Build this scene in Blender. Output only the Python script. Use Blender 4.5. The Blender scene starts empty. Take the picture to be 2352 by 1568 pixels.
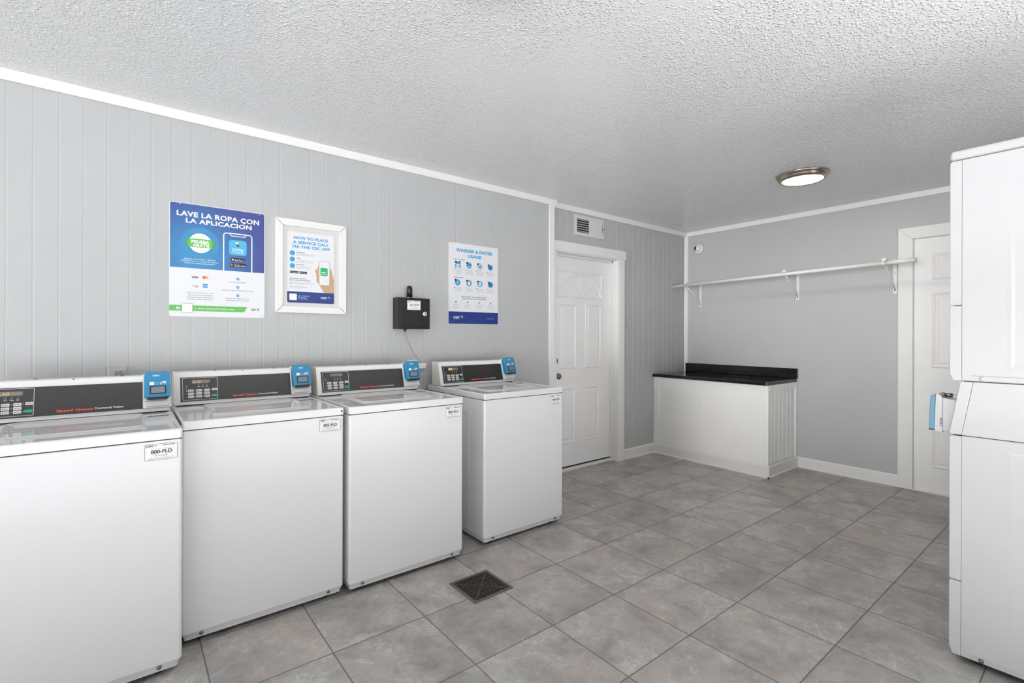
import bpy, bmesh, math, random
from mathutils import Vector, Matrix
random.seed(7)
S = bpy.context.scene
COL = S.collection
PI = math.pi

# ------------------------------------------------------------------ materials
def lin(h):
    h = h.lstrip('#')
    c = [int(h[i:i+2], 16)/255 for i in (0, 2, 4)]
    return tuple([(x/12.92 if x <= .04045 else ((x+.055)/1.055)**2.4) for x in c]) + (1,)
MATS = {}
def mat(name, color, rough=.5, metal=0, spec=.5, emit=None, estr=0, coat=0):
    if name in MATS: return MATS[name]
    m = bpy.data.materials.new(name); m.use_nodes = True
    b = m.node_tree.nodes['Principled BSDF']
    c = lin(color) if isinstance(color, str) else tuple(color)+(1,)
    b.inputs['Base Color'].default_value = c
    b.inputs['Roughness'].default_value = rough
    b.inputs['Metallic'].default_value = metal
    b.inputs['Specular IOR Level'].default_value = spec
    b.inputs['Coat Weight'].default_value = coat
    if emit:
        b.inputs['Emission Color'].default_value = lin(emit)
        b.inputs['Emission Strength'].default_value = estr
    m.diffuse_color = c
    MATS[name] = m
    return m
class NT:
    def __init__(s, m): s.t = m.node_tree; s.n = s.t.nodes; s.b = s.n['Principled BSDF']
    def new(s, typ, **kw):
        n = s.n.new(typ)
        for k, v in kw.items():
            if k in n.inputs.keys(): n.inputs[k].default_value = v
            else: setattr(n, k, v)
        return n
    def link(s, a, b): s.t.links.new(a, b)
    def math(s, op, a, b=None, c=None):
        n = s.n.new('ShaderNodeMath'); n.operation = op
        for i, v in enumerate((a, b, c)):
            if v is None: continue
            if isinstance(v, (int, float)): n.inputs[i].default_value = v
            else: s.link(v, n.inputs[i])
        return n.outputs[0]
    def mix(s, fac, a, b, blend='MIX'):
        n = s.n.new('ShaderNodeMix'); n.data_type = 'RGBA'; n.blend_type = blend
        for key, v in ((0, fac), (6, a), (7, b)):
            if isinstance(v, (int, float)): n.inputs[key].default_value = v
            elif isinstance(v, tuple): n.inputs[key].default_value = v
            else: s.link(v, n.inputs[key])
        return n.outputs[2]
    def ramp(s, fac, stops):
        n = s.n.new('ShaderNodeValToRGB'); e = n.color_ramp.elements
        while len(e) < len(stops): e.new(.5)
        for i, (p, c) in enumerate(stops):
            e[i].position = p; e[i].color = c if len(c) == 4 else tuple(c)+(1,)
        s.link(fac, n.inputs[0]); return n.outputs[0]
    def bump(s, h, strength, dist):
        n = s.new('ShaderNodeBump'); n.inputs['Strength'].default_value = strength
        n.inputs['Distance'].default_value = dist
        s.link(h, n.inputs['Height']); s.link(n.outputs[0], s.b.inputs['Normal'])

def paint_mat(name, color, rough, mott=.03, bump=.12, scale=40):
    m = mat(name, color, rough); t = NT(m)
    g = t.new('ShaderNodeNewGeometry')
    n1 = t.new('ShaderNodeTexNoise', Scale=1.7, Detail=4.0)
    t.link(g.outputs['Position'], n1.inputs['Vector'])
    c = lin(color)
    d = tuple(x*(1-mott*2) for x in c[:3])+(1,); l = tuple(min(1, x*(1+mott)) for x in c[:3])+(1,)
    t.link(t.ramp(n1.outputs[0], [(.35, d), (.65, l)]), t.b.inputs['Base Color'])
    n2 = t.new('ShaderNodeTexNoise', Scale=scale, Detail=3.0)
    t.link(g.outputs['Position'], n2.inputs['Vector'])
    t.bump(n2.outputs[0], bump, .002)
    return m

WALL = paint_mat('grey_wall_paint', '#b6b7b8', .42, .012, .10)
TRIM = paint_mat('white_trim_paint', '#e4e4e3', .35, .01, .10, 30)
DOORP = paint_mat('white_door_paint', '#ececec', .35, .01, .06, 60)
CABP = paint_mat('white_cabinet_paint', '#f0f0ef', .38, .012, .06, 30)

def floor_mat():
    m = mat('grey_stone_tile', '#8c8a87', .4); t = NT(m)
    g = t.new('ShaderNodeNewGeometry')
    sp = t.new('ShaderNodeSeparateXYZ'); t.link(g.outputs['Position'], sp.inputs[0])
    P, ox, oy = .4060, 1.054, 1.9513
    u = t.math('DIVIDE', t.math('SUBTRACT', sp.outputs[0], ox), P)
    v = t.math('DIVIDE', t.math('SUBTRACT', sp.outputs[1], oy), P)
    def edge(w):
        f = t.math('FRACT', w); return t.math('MULTIPLY', t.math('MINIMUM', f, t.math('SUBTRACT', 1.0, f)), P)
    eu, ev = edge(u), edge(v)
    d = t.math('MINIMUM', eu, ev)
    fu, fv = t.math('FLOOR', u), t.math('FLOOR', v)
    cid = t.new('ShaderNodeCombineXYZ'); t.link(fu, cid.inputs[0]); t.link(fv, cid.inputs[1])
    wn = t.new('ShaderNodeTexWhiteNoise'); wn.noise_dimensions = '3D'; t.link(cid.outputs[0], wn.inputs['Vector'])
    off = t.new('ShaderNodeVectorMath', operation='MULTIPLY_ADD')
    t.link(wn.outputs['Color'], off.inputs[0]); off.inputs[1].default_value = (37, 53, 29); t.link(g.outputs['Position'], off.inputs[2])
    vec = off.outputs[0]
    n1 = t.new('ShaderNodeTexNoise', Scale=4.5, Detail=4.0, Roughness=.62, Distortion=.4); t.link(vec, n1.inputs['Vector'])
    n2 = t.new('ShaderNodeTexNoise', Scale=16.0, Detail=5.0, Roughness=.72, Distortion=.4); t.link(vec, n2.inputs['Vector'])
    n3 = t.new('ShaderNodeTexNoise', Scale=6.0, Detail=6.0, Roughness=.68, Distortion=.5); t.link(vec, n3.inputs['Vector'])
    n4 = t.new('ShaderNodeTexNoise', Scale=2.2, Detail=2.0); t.link(vec, n4.inputs['Vector'])
    base = t.ramp(n1.outputs[0], [(.30, lin('#908e8c')), (.5, lin('#a7a5a2')), (.72, lin('#b9b7b3'))])
    dark = t.ramp(n2.outputs[0], [(.30, (.70, .70, .70)), (.55, (1, 1, 1))])
    base = t.mix(.75, base, dark, 'MULTIPLY')
    vein = t.math('ABSOLUTE', t.math('SUBTRACT', n3.outputs[0], .5))
    vf = t.math('MULTIPLY', t.ramp(vein, [(0, (.55, .55, .55)), (.010, (.2, .2, .2)), (.03, (0, 0, 0))]), t.ramp(n1.outputs[0], [(.40, (.1, .1, .1)), (.62, (1, 1, 1))]))
    base = t.mix(vf, base, lin('#dfddda'))
    warm = t.ramp(n4.outputs[0], [(.48, (0, 0, 0)), (.68, (.35, .35, .35))])
    base = t.mix(warm, base, lin('#bba9a0'))
    val = t.math('MULTIPLY_ADD', wn.outputs['Value'], .10, .95)
    hs = t.new('ShaderNodeHueSaturation'); t.link(base, hs.inputs['Color']); t.link(val, hs.inputs['Value'])
    gm = t.ramp(d, [(.0017, (1, 1, 1)), (.0027, (0, 0, 0))])
    gm.node.color_ramp.interpolation = 'LINEAR'
    col = t.mix(gm, hs.outputs[0], lin('#57514b'))
    t.link(col, t.b.inputs['Base Color'])
    r = t.math('MULTIPLY_ADD', n2.outputs[0], .18, .30)
    t.link(t.math('MULTIPLY_ADD', gm, .4, r), t.b.inputs['Roughness'])
    h = t.math('MULTIPLY_ADD', t.math('MINIMUM', t.math('MULTIPLY', d, 200.0), 1.0), 1.0, t.math('MULTIPLY', n2.outputs[0], .25))
    t.bump(h, .35, .0018)
    return m
FLOOR = floor_mat()

def ceil_mat():
    m = mat('white_popcorn_ceiling', '#f0f0f0', .24, spec=.9); t = NT(m)
    g = t.new('ShaderNodeNewGeometry')
    n0 = t.new('ShaderNodeTexNoise', Scale=.9, Detail=2.0); t.link(g.outputs['Position'], n0.inputs['Vector'])
    n1 = t.new('ShaderNodeTexNoise', Scale=60.0, Detail=1.0, Roughness=.5); t.link(g.outputs['Position'], n1.inputs['Vector'])
    v = t.new('ShaderNodeTexVoronoi', Scale=92.0); v.feature = 'F1'
    wv = t.new('ShaderNodeVectorMath', operation='MULTIPLY_ADD')
    t.link(n1.outputs['Color'], wv.inputs[0]); wv.inputs[1].default_value = (.012, .012, .004); t.link(g.outputs['Position'], wv.inputs[2])
    t.link(wv.outputs[0], v.inputs['Vector'])
    sc = t.new('ShaderNodeSeparateColor'); t.link(v.outputs['Color'], sc.inputs[0])
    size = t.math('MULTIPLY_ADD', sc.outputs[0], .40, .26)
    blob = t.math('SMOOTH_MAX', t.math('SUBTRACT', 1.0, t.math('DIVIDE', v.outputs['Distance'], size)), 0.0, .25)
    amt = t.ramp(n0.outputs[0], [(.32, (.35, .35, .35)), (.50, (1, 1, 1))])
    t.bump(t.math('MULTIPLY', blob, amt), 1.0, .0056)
    t.link(t.mix(t.math('MULTIPLY', t.math('MINIMUM', t.math('MULTIPLY', blob, 1.8), 1.0), amt), lin('#e9e9e9'), lin('#fefefe')), t.b.inputs['Base Color'])  # blobs coloured whiter than the base to imitate specks catching light
    return m
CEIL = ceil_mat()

ENAMEL = mat('white_enamel', '#dededf', .06, spec=.6)
ENAMEL_S = mat('white_side_enamel', '#dfdfe1', .20, spec=.5)
PLAST = mat('white_plastic', '#e2e2e1', .3)
PLASTG = mat('pale_grey_plastic', '#cfd0cf', .4)
CREAM = mat('cream_plastic', '#dfdbd3', .4)
FASCIA = mat('charcoal_fascia', '#2f2e2e', .24, spec=.6)
BLACK = mat('black_plastic', '#151515', .4)
RUBBER = mat('black_rubber', '#1b1a19', .7)
LINE = mat('silver_line', '#b9b9b8', .4)
BTN = mat('button_white', '#d6d6d2', .45)
BTNT = mat('button_print', '#6e6e6c', .5)
GREEN = mat('button_green', '#14a878', .4)
LEDW = mat('indicator_white', '#c9c9c4', .4)
LEDON = mat('indicator_lit', '#ffffff', .4, emit='#fff4dc', estr=1.2)
LCD = mat('display_window', '#76716a', .3)
LCDA = mat('display_window_lit', '#7d7568', .3, emit='#c8ac6a', estr=.03)
DIGIT = mat('amber_digits', '#ddcf9f', .4, emit='#f6dfa0', estr=.12)
RED = mat('red_lettering', '#e2543f', .5)
WHITE = mat('print_white', '#e9e9ea', .45)
RBLUE = mat('reader_blue', '#2a84b0', .38)
RBLUE2 = mat('reader_pale_print', '#8cc4e0', .45)
SCREEN = mat('reader_screen', '#7b7d8c', .18)
METAL = mat('brushed_steel', '#8f8d8a', .35, metal=1)
SCREW = mat('dull_screw', '#7d7d7c', .4, metal=.9)
NICKEL = mat('brushed_nickel', '#b5a99c', .28, metal=1)
BRONZE = mat('dark_nickel_knob', '#8c857d', .22, metal=1)
INK = mat('print_dark', '#3b3b3f', .5)
INKL = mat('print_grey', '#8d8f94', .5)
NAVY = mat('print_navy', '#22377f', .4)
SKYB = mat('print_blue', '#3f9ccb', .45)
LEAF = mat('print_green', '#62bb56', .45)
PAPER = mat('poster_white', '#dfe0e4', .4)
BOARD = mat('painted_backing_board', '#d2d1cf', .5)
HOLE = mat('dark_void', '#0c0c0c', .9)

# ------------------------------------------------------------------ mesh builder
class MB:
    def __init__(s): s.bm = bmesh.new(); s.mats = []
    def mi(s, m):
        if m not in s.mats: s.mats.append(m)
        return s.mats.index(m)
    def _merge(s, b, m, smooth=False):
        i = s.mi(m)
        for f in b.faces: f.material_index = i; f.smooth = smooth
        me = bpy.data.meshes.new('tmp'); b.to_mesh(me); b.free(); s.bm.from_mesh(me); bpy.data.meshes.remove(me)
    def box(s, x0, x1, y0, y1, z0, z1, m, bev=0, seg=2):
        b = bmesh.new(); bmesh.ops.create_cube(b, size=1)
        for v in b.verts:
            v.co = Vector(((x0+x1)/2+v.co.x*(x1-x0), (y0+y1)/2+v.co.y*(y1-y0), (z0+z1)/2+v.co.z*(z1-z0)))
        if bev: bmesh.ops.bevel(b, geom=b.edges[:], offset=bev, segments=seg, affect='EDGES', profile=.5)
        s._merge(b, m); return s
    def prism(s, pts, axis, a0, a1, m, bev=0, seg=2, smooth=False):
        """pts: 2-D outline; axis x: (y,z), y: (x,z), z: (x,y)"""
        b = bmesh.new()
        def P(p, a): return {'x': (a, p[0], p[1]), 'y': (p[0], a, p[1]), 'z': (p[0], p[1], a)}[axis]
        A = [b.verts.new(P(p, a0)) for p in pts]; B = [b.verts.new(P(p, a1)) for p in pts]
        b.faces.new(A); b.faces.new(B[::-1]); n = len(pts)
        for i in range(n): b.faces.new([A[i], B[i], B[(i+1) % n], A[(i+1) % n]])
        bmesh.ops.recalc_face_normals(b, faces=b.faces[:])
        if bev: bmesh.ops.bevel(b, geom=b.edges[:], offset=bev, segments=seg, affect='EDGES', profile=.5)
        s._merge(b, m, smooth); return s
    def lathe(s, prof, m, center=(0, 0, 0), axis='z', n=40, smooth=True):
        """prof: list of (r, h) along axis"""
        b = bmesh.new(); rings = []
        for r, h in prof:
            if r < 1e-6: rings.append([b.verts.new((0, 0, h))]*n)
            else: rings.append([b.verts.new((r*math.cos(2*PI*k/n), r*math.sin(2*PI*k/n), h)) for k in range(n)])
        for A, B in zip(rings, rings[1:]):
            for k in range(n):
                vs = [A[k], A[(k+1) % n], B[(k+1) % n], B[k]]
                vs = list(dict.fromkeys(vs))
                if len(vs) > 2: b.faces.new(vs)
        R = {'z': Matrix.Identity(3), 'y': Matrix.Rotation(PI/2, 3, 'X'), 'x': Matrix.Rotation(PI/2, 3, 'Y')}[axis] if isinstance(axis, str) else Vector((0, 0, 1)).rotation_difference(Vector(axis)).to_matrix()
        for v in b.verts: v.co = R @ v.co + Vector(center)
        bmesh.ops.recalc_face_normals(b, faces=b.faces[:])
        s._merge(b, m, smooth); return s
    def cyl(s, c0, c1, r, m, n=24, r2=None):
        c0, c1 = Vector(c0), Vector(c1); L = (c1-c0).length; r2 = r if r2 is None else r2
        return s.lathe([(0, 0), (r, 0), (r2, L), (0, L)], m, c0, tuple((c1-c0)/L), n, smooth=False) if False else s._cyl(c0, c1, r, r2, m, n)
    def _cyl(s, c0, c1, r, r2, m, n):
        L = (c1-c0).length; R = Vector((0, 0, 1)).rotation_difference((c1-c0)/L).to_matrix()
        b = bmesh.new()
        A = [b.verts.new(c0+R @ Vector((r*math.cos(2*PI*k/n), r*math.sin(2*PI*k/n), 0))) for k in range(n)]
        B = [b.verts.new(c0+R @ Vector((r2*math.cos(2*PI*k/n), r2*math.sin(2*PI*k/n), L))) for k in range(n)]
        b.faces.new(A[::-1]); b.faces.new(B)
        sides = [b.faces.new([A[k], A[(k+1) % n], B[(k+1) % n], B[k]]) for k in range(n)]
        i = s.mi(m)
        for f in b.faces: f.material_index = i
        for f in sides: f.smooth = True
        me = bpy.data.meshes.new('tmp'); b.to_mesh(me); b.free(); s.bm.from_mesh(me); bpy.data.meshes.remove(me); return s
    def tube(s, pts, r, m, n=8):
        b = bmesh.new(); pts = [Vector(p) for p in pts]; rings = []
        up = Vector((.3, .2, 1)).normalized()
        for i, p in enumerate(pts):
            d = (pts[min(i+1, len(pts)-1)]-pts[max(i-1, 0)]).normalized()
            a = d.cross(up).normalized(); c = d.cross(a)
            rings.append([b.verts.new(p+r*(a*math.cos(2*PI*k/n)+c*math.sin(2*PI*k/n))) for k in range(n)])
        for A, B in zip(rings, rings[1:]):
            for k in range(n): b.faces.new([A[k], A[(k+1) % n], B[(k+1) % n], B[k]])
        b.faces.new(rings[0][::-1]); b.faces.new(rings[-1])
        bmesh.ops.recalc_face_normals(b, faces=b.faces[:])
        s._merge(b, m, True); return s
    def sheet(s, pts, m):
        vs = [s.bm.verts.new(p) for p in pts]; f = s.bm.faces.new(vs); f.material_index = s.mi(m); return s
    def rings(s, loops, m, cap=True, smooth=False):
        """stack of closed loops with equal counts"""
        b = bmesh.new(); R = [[b.verts.new(p) for p in l] for l in loops]; n = len(R[0])
        for A, B in zip(R, R[1:]):
            for k in range(n): b.faces.new([A[k], A[(k+1) % n], B[(k+1) % n], B[k]])
        if cap: b.faces.new(R[-1])
        s._merge(b, m, smooth); return s
    def build(s, name, parent=None, auto=False, loc=None):
        me = bpy.data.meshes.new(name); s.bm.normal_update(); s.bm.to_mesh(me); s.bm.free()
        for m in s.mats: me.materials.append(m)
        o = bpy.data.objects.new(name, me); COL.objects.link(o)
        if parent: o.parent = parent
        if loc: o.location = loc
        return o

def rrect(x0, z0, x1, z1, r, n=5):
    pts = []
    for cx, cz, a in ((x1-r, z1-r, 0), (x0+r, z1-r, 90), (x0+r, z0+r, 180), (x1-r, z0+r, 270)):
        for k in range(n+1):
            t = math.radians(a+90*k/n); pts.append((cx+r*math.cos(t), cz+r*math.sin(t)))
    return pts

# ------------------------------------------------------------------ lettering
_tc = {}
def text_mesh(body, bold=0, shear=0, space=1.0):
    key = (body, bold, shear, space)
    if key in _tc: return _tc[key]
    cu = bpy.data.curves.new('t', 'FONT'); cu.body = body; cu.size = 1; cu.offset = bold; cu.shear = shear
    cu.resolution_u = 3; cu.space_character = space; cu.space_line = 1
    ob = bpy.data.objects.new('t', cu); COL.objects.link(ob)
    dg = bpy.context.evaluated_depsgraph_get(); dg.update()
    me = bpy.data.meshes.new_from_object(ob.evaluated_get(dg))
    V = [tuple(v.co[:2]) for v in me.vertices]; F = [tuple(p.vertices) for p in me.polygons]
    bpy.data.objects.remove(ob); bpy.data.curves.remove(cu); bpy.data.meshes.remove(me)
    _tc[key] = (V, F); return V, F
def cap_h(bold=0):
    V, F = text_mesh('H', bold); ys = [v[1] for v in V]; return max(ys)-min(ys)

class Print(MB):
    """flat printed matter: millimetres from the top-left corner, u right, v negative downward; faces local -Y"""
    def __init__(s, y=0.0): super().__init__(); s.y = y
    def P(s, u, v, l): return (u/1000, s.y-.0004*l, v/1000)
    def poly(s, pts, m, l=1): s.sheet([s.P(u, v, l) for u, v in pts], m); return s
    def rect(s, u0, v0, u1, v1, m, l=1): return s.poly([(u0, v1), (u1, v1), (u1, v0), (u0, v0)], m, l)
    def rr(s, u0, v0, u1, v1, r, m, l=1): return s.poly(rrect(min(u0, u1), min(v0, v1), max(u0, u1), max(v0, v1), r), m, l)
    def circ(s, u, v, r, m, l=1, n=28, rv=None):
        rv = rv or r; return s.poly([(u+r*math.cos(2*PI*k/n), v+rv*math.sin(2*PI*k/n)) for k in range(n)], m, l)
    def frame(s, pts_o, pts_i, m, l=1):
        n = len(pts_o)
        for k in range(n): s.poly([pts_o[k], pts_o[(k+1) % n], pts_i[(k+1) % n], pts_i[k]], m, l)
        return s
    def rframe(s, u0, v0, u1, v1, r, w, m, l=1):
        a, b, c, d = min(u0, u1), min(v0, v1), max(u0, u1), max(v0, v1)
        return s.frame(rrect(a, b, c, d, r), rrect(a+w, b+w, c-w, d-w, max(r-w, .01)), m, l)
    def stroke(s, pts, w, m, l=1):
        for (a, b), (c, d) in zip(pts, pts[1:]):
            L = math.hypot(c-a, d-b); nx, ny = -(d-b)/L*w/2, (c-a)/L*w/2
            s.poly([(a-nx, b-ny), (c-nx, d-ny), (c+nx, d+ny), (a+nx, b+ny)], m, l)
        return s
    def text(s, body, u, v, h, w=None, m=None, l=2, align='L', bold=0, shear=0, space=1.0, slope=0):
        V, F = text_mesh(body, bold, shear, space)
        if not V: return s
        x0 = min(p[0] for p in V); x1 = max(p[0] for p in V)
        k = h/cap_h(bold); kx = (w/(x1-x0)) if w else k; W = (x1-x0)*kx
        o = {'L': 0, 'C': -W/2, 'R': -W}[align]; i = s.mi(m)
        vs = [s.bm.verts.new(s.P(u+o+(x-x0)*kx, v+y*k, l)) for x, y in V]
        for f in F:
            try: ff = s.bm.faces.new([vs[j] for j in f]); ff.material_index = i
            except ValueError: pass
        return s
    def lines(s, u0, v0, u1, v1, n, m, h=1.6, l=2, center=False, jag=.25):
        """rows of print too small to read: thin broken bars"""
        for k in range(n):
            v = v0+(v1-v0)*(k/(max(n-1, 1))); e = (u1-u0)*jag*random.random()
            a, b = (u0+e/2, u1-e/2) if center else (u0, u1-e)
            u = a
            while u < b:
                q = min(b, u+random.uniform(3.5, 9)*max(h/1.6, .4)); s.rect(u, v-h/2, q, v+h/2, m, l); u = q+1.3*max(h/1.6, .4)
        return s
    def bird(s, u, v, r, a, b, c, l=2):
        s.poly([(u-r, v+.55*r), (u-.05*r, v+.1*r), (u+.25*r, v+r), (u-.35*r, v+.85*r)], a, l)
        s.poly([(u+.25*r, v+r), (u+r, v+.55*r), (u+.75*r, v-.25*r), (u+.05*r, v+.15*r)], b, l)
        s.poly([(u-.75*r, v+.25*r), (u+.62*r, v-.3*r), (u+.1*r, v-r)], c, l)
        return s

# ------------------------------------------------------------------ things
def tag(o, label, cat, group=None):
    o['label'] = label; o['category'] = cat
    if group: o['group'] = group
    return o
def thing(name, label, cat, loc=(0, 0, 0), rz=0, group=None):
    o = bpy.data.objects.new(name, None); COL.objects.link(o); o.empty_display_size = .1
    o.location = loc; o.rotation_euler = (0, 0, rz); return tag(o, label, cat, group)
def struct(o): o['kind'] = 'structure'; return o
def kids(o): return [c for c in o.children]
def dup(root, label, loc):
    r = root.copy(); COL.objects.link(r); r.location = loc; r['label'] = label
    for ch in kids(root):
        c = ch.copy(); COL.objects.link(c); c.parent = r
        for g in kids(ch):
            d = g.copy(); COL.objects.link(d); d.parent = c
    return r

# ================================================================== SETTING
Y0, Y1, X1, HC = 3.119, 3.162, 5.077, 2.4415      # washer wall, door wall, shelf wall, ceiling
XL, YN = -4.0, -0.42                               # open end of the room, wall behind the dryers
b = MB(); b.box(XL, X1+.15, YN-.12, Y1+.35, -.12, 0, FLOOR); struct(b.build('floor'))
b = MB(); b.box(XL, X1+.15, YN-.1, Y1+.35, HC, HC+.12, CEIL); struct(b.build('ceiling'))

def grooved(u0, u1, first, pitch, gw, gd):
    """outline of a panelled wall face: (u, depth) with V grooves"""
    pts = [(u0, 0)]; g = first
    while g < u1-gw:
        if g > u0+gw: pts += [(g-gw/2, 0), (g-gw*.18, gd), (g+gw*.18, gd), (g+gw/2, 0)]
        g += pitch
    return pts+[(u1, 0)]
def wall_y(name, x0, x1, y, z0, z1, first, pitch, gw, gd, thick=.2):
    b = MB(); pr = [(u, y+d) for u, d in grooved(x0, x1, first, pitch, gw, gd)]
    b.prism(pr+[(x1, y+thick), (x0, y+thick)], 'z', z0, z1, WALL); return struct(b.build(name))
wall_y('wall_left', XL, 2.936, Y0, 0, HC, -3.9145, .0873, .010, .0006)
# door wall in three pieces round the door opening, one mesh
DX0, DX1, DZ = 3.012, 3.858, 2.012                 # door opening
b = MB()
for x0, x1, z0, z1 in ((2.936, DX0, 0, HC), (DX1, X1, 0, HC), (DX0, DX1, DZ, HC)):
    pr = [(u, Y1+d) for u, d in grooved(x0, x1, 2.966, .0873, .010, .0024)]
    b.prism(pr+[(x1, Y1+.157), (x0, Y1+.157)], 'z', z0, z1, WALL)
struct(b.build('wall_rear'))
# shelf wall with its door opening
RY0, RY1, RZ = .31, 1.083, 2.062
b = MB()
for y0, y1, z0, z1 in ((YN, RY0, 0, HC), (RY1, Y1+.157, 0, HC), (RY0, RY1, RZ, HC)):
    pr = [(X1+d, u) for u, d in grooved(y0, y1, -.2, .1746, .004, .0004)]
    b.prism(pr+[(X1+.15, y1), (X1+.15, y0)], 'z', z0, z1, WALL)
struct(b.build('wall_right'))

b = MB(); b.box(3.5, X1+.15, YN-.12, YN, 0, HC, WALL); struct(b.build('wall_near'))  # unseen wall, its length shaped to darken the ceiling near the dryer
b = MB(); b.box(XL-.12, XL, YN-.12, Y1+.2, 0, .12, WALL); struct(b.build('wall_light_block'))     # unseen low wall added to cut the ground glow on the dryer
# crown mouldings, corner boards, baseboards
def crown(name, a, c, n):
    """a,c end points on the wall line, n the inward normal"""
    b = MB(); a, c, n = Vector(a), Vector(c), Vector(n)
    prof = [(0, HC-.044), (.010, HC-.046), (.014, HC-.040), (.020, HC-.012), (.024, HC), (0, HC)]
    L0 = [(a.x+n.x*d, a.y+n.y*d, z) for d, z in prof]; L1 = [(c.x+n.x*d, c.y+n.y*d, z) for d, z in prof]
    bm = bmesh.new(); A = [bm.verts.new(p) for p in L0]; B = [bm.verts.new(p) for p in L1]; k = len(A)
    bm.faces.new(A); bm.faces.new(B[::-1])
    for i in range(k): bm.faces.new([A[i], B[i], B[(i+1) % k], A[(i+1) % k]])
    bmesh.ops.recalc_face_normals(bm, faces=bm.faces[:]); b._merge(bm, TRIM); return struct(b.build(name))
crown('trim_1', (XL, Y0), (2.960, Y0), (0, -1))
crown('trim_2', (2.960, Y1), (X1, Y1), (0, -1))
crown('trim_3', (X1, Y1), (X1, YN), (-1, 0))
b = MB(); b.prism([(2.884, Y0), (2.884, Y0-.012), (2.938, Y0-.012), (2.938, Y1), (2.936, Y1), (2.936, Y0)], 'z', 0, HC-.044, TRIM); struct(b.build('trim_4'))
b = MB(); b.prism([(X1, Y1), (X1-.030, Y1), (X1-.026, Y1-.008), (X1-.008, Y1-.026), (X1, Y1-.030)], 'z', 0, HC-.044, TRIM); struct(b.build('trim_5'))
def base_y(name, x0, x1, y, h=.105):
    b = MB(); b.prism([(y, 0), (y-.020, 0), (y-.020, .012), (y-.013, .018), (y-.013, h-.012), (y-.006, h), (y, h)], 'x', x0, x1, TRIM); return struct(b.build(name))
base_y('baseboard_left', XL, 2.884, Y0)
base_y('baseboard_rear', 3.958, 4.460, Y1)
b = MB(); b.prism([(X1, 0), (X1-.020, 0), (X1-.020, .012), (X1-.013, .018), (X1-.013, .088), (X1-.006, .1), (X1, .1)], 'y', 1.182, 1.965, TRIM); struct(b.build('baseboard_right'))

# ---- doors (local: x right, z up, facing -y)
def panel_mould(b, x0, x1, z0, z1, y, m, d=.009):
    loops = []
    for o, h in ((0, 0), (.007, d), (.013, d), (.024, .0015), (.034, .0015), (.046, d*.75)):
        loops.append([(x0+o, y-h, z0+o), (x1-o, y-h, z0+o), (x1-o, y-h, z1-o), (x0+o, y-h, z1-o)])
    b.rings(loops, m)
# door 1: white steel door with a blind fanlight
D1 = bpy.data.objects.new('door_1', None); COL.objects.link(D1); struct(D1)
LY = 3.255
b = MB(); b.box(DX0+.006, DX1-.003, LY, LY+.042, .030, DZ-.006, DOORP, .002, 1)
for x0, x1, z0, z1 in ((3.128, 3.362, .945, 1.552), (3.485, 3.715, .945, 1.558), (3.128, 3.352, .243, .768), (3.485, 3.690, .243, .768)):
    panel_mould(b, x0, x1, z0, z1, LY, DOORP)
leaf = b.build('door_leaf', D1)
b = MB()
fx0, fx1, fz0, fz1 = 3.122, 3.722, 1.622, 1.862
def strip(b, pts, w, y, h, m, closed=False):
    """half-round moulding along points in the x-z plane"""
    n = len(pts)
    prof = [(-w/2, 0), (-w*.3, h*.8), (0, h), (w*.3, h*.8), (w/2, 0)]
    bm = bmesh.new(); R = []
    for i, (x, z) in enumerate(pts):
        a = pts[max(i-1, 0)]; c = pts[min(i+1, n-1)]
        tx, tz = c[0]-a[0], c[1]-a[1]; L = math.hypot(tx, tz); nx, nz = -tz/L, tx/L
        R.append([bm.verts.new((x+nx*o, y-q, z+nz*o)) for o, q in prof])
    for A, B in zip(R, R[1:]):
        for k in range(len(prof)-1): bm.faces.new([A[k], A[k+1], B[k+1], B[k]])
    bm.faces.new(R[0]); bm.faces.new(R[-1])
    bmesh.ops.recalc_face_normals(bm, faces=bm.faces[:]); b._merge(bm, m)
cx = (fx0+fx1)/2; ea, eb = (fx1-fx0)/2-.014, fz1-fz0-.034
for p, q in (((fx0, fz0), (fx0, fz1)), ((fx1, fz0), (fx1, fz1)), ((fx0, fz1), (fx1, fz1)), ((fx0, fz0), (fx1, fz0))):
    strip(b, [p, q], .022, LY, .010, DOORP)
strip(b, [(cx+ea*math.cos(PI*k/32), fz0+.012+eb*math.sin(PI*k/32)) for k in range(33)], .026, LY, .013, DOORP)
strip(b, [(cx+.06*math.cos(PI*k/16), fz0+.012+.042*math.sin(PI*k/16)) for k in range(17)], .016, LY, .009, DOORP)
for t in (45, 90, 135):
    c, s_ = math.cos(math.radians(t)), math.sin(math.radians(t))
    strip(b, [(cx+.06*c, fz0+.012+.042*s_), (cx+ea*c, fz0+.012+eb*s_)], .018, LY, .009, DOORP)
b.build('fanlight_moulding', D1)
b = MB()       # casing and jamb
b.prism([(DX1, Y1), (DX1, Y1-.010), (DX1+.03, Y1-.016), (DX1+.085, Y1-.018), (DX1+.097, Y1-.014), (DX1+.097, Y1)], 'z', 0, 2.018, TRIM)
b.prism([(2.94, Y1), (2.94, Y1-.010), (DX0, Y1-.010), (DX0, Y1)], 'z', 0, 2.018, TRIM)
b.box(2.94, 3.968, Y1-.024, Y1, 2.018, 2.108, TRIM, .004)
b.box(2.94, DX1+.01, Y1-.014, Y1, DZ, 2.018, TRIM)
for x0, x1 in ((DX1-.002, DX1+.012), (DX0-.012, DX0+.004)): b.box(x0, x1, Y1, LY+.12, 0, DZ+.012, TRIM)
b.box(DX0, DX1, Y1, LY+.12, DZ-.003, DZ+.012, TRIM)
b.box(DX1-.014, DX1-.002, LY-.034, LY, .03, DZ-.003, TRIM); b.box(DX0+.004, DX0+.012, LY-.034, LY, .03, DZ-.003, TRIM)
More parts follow.
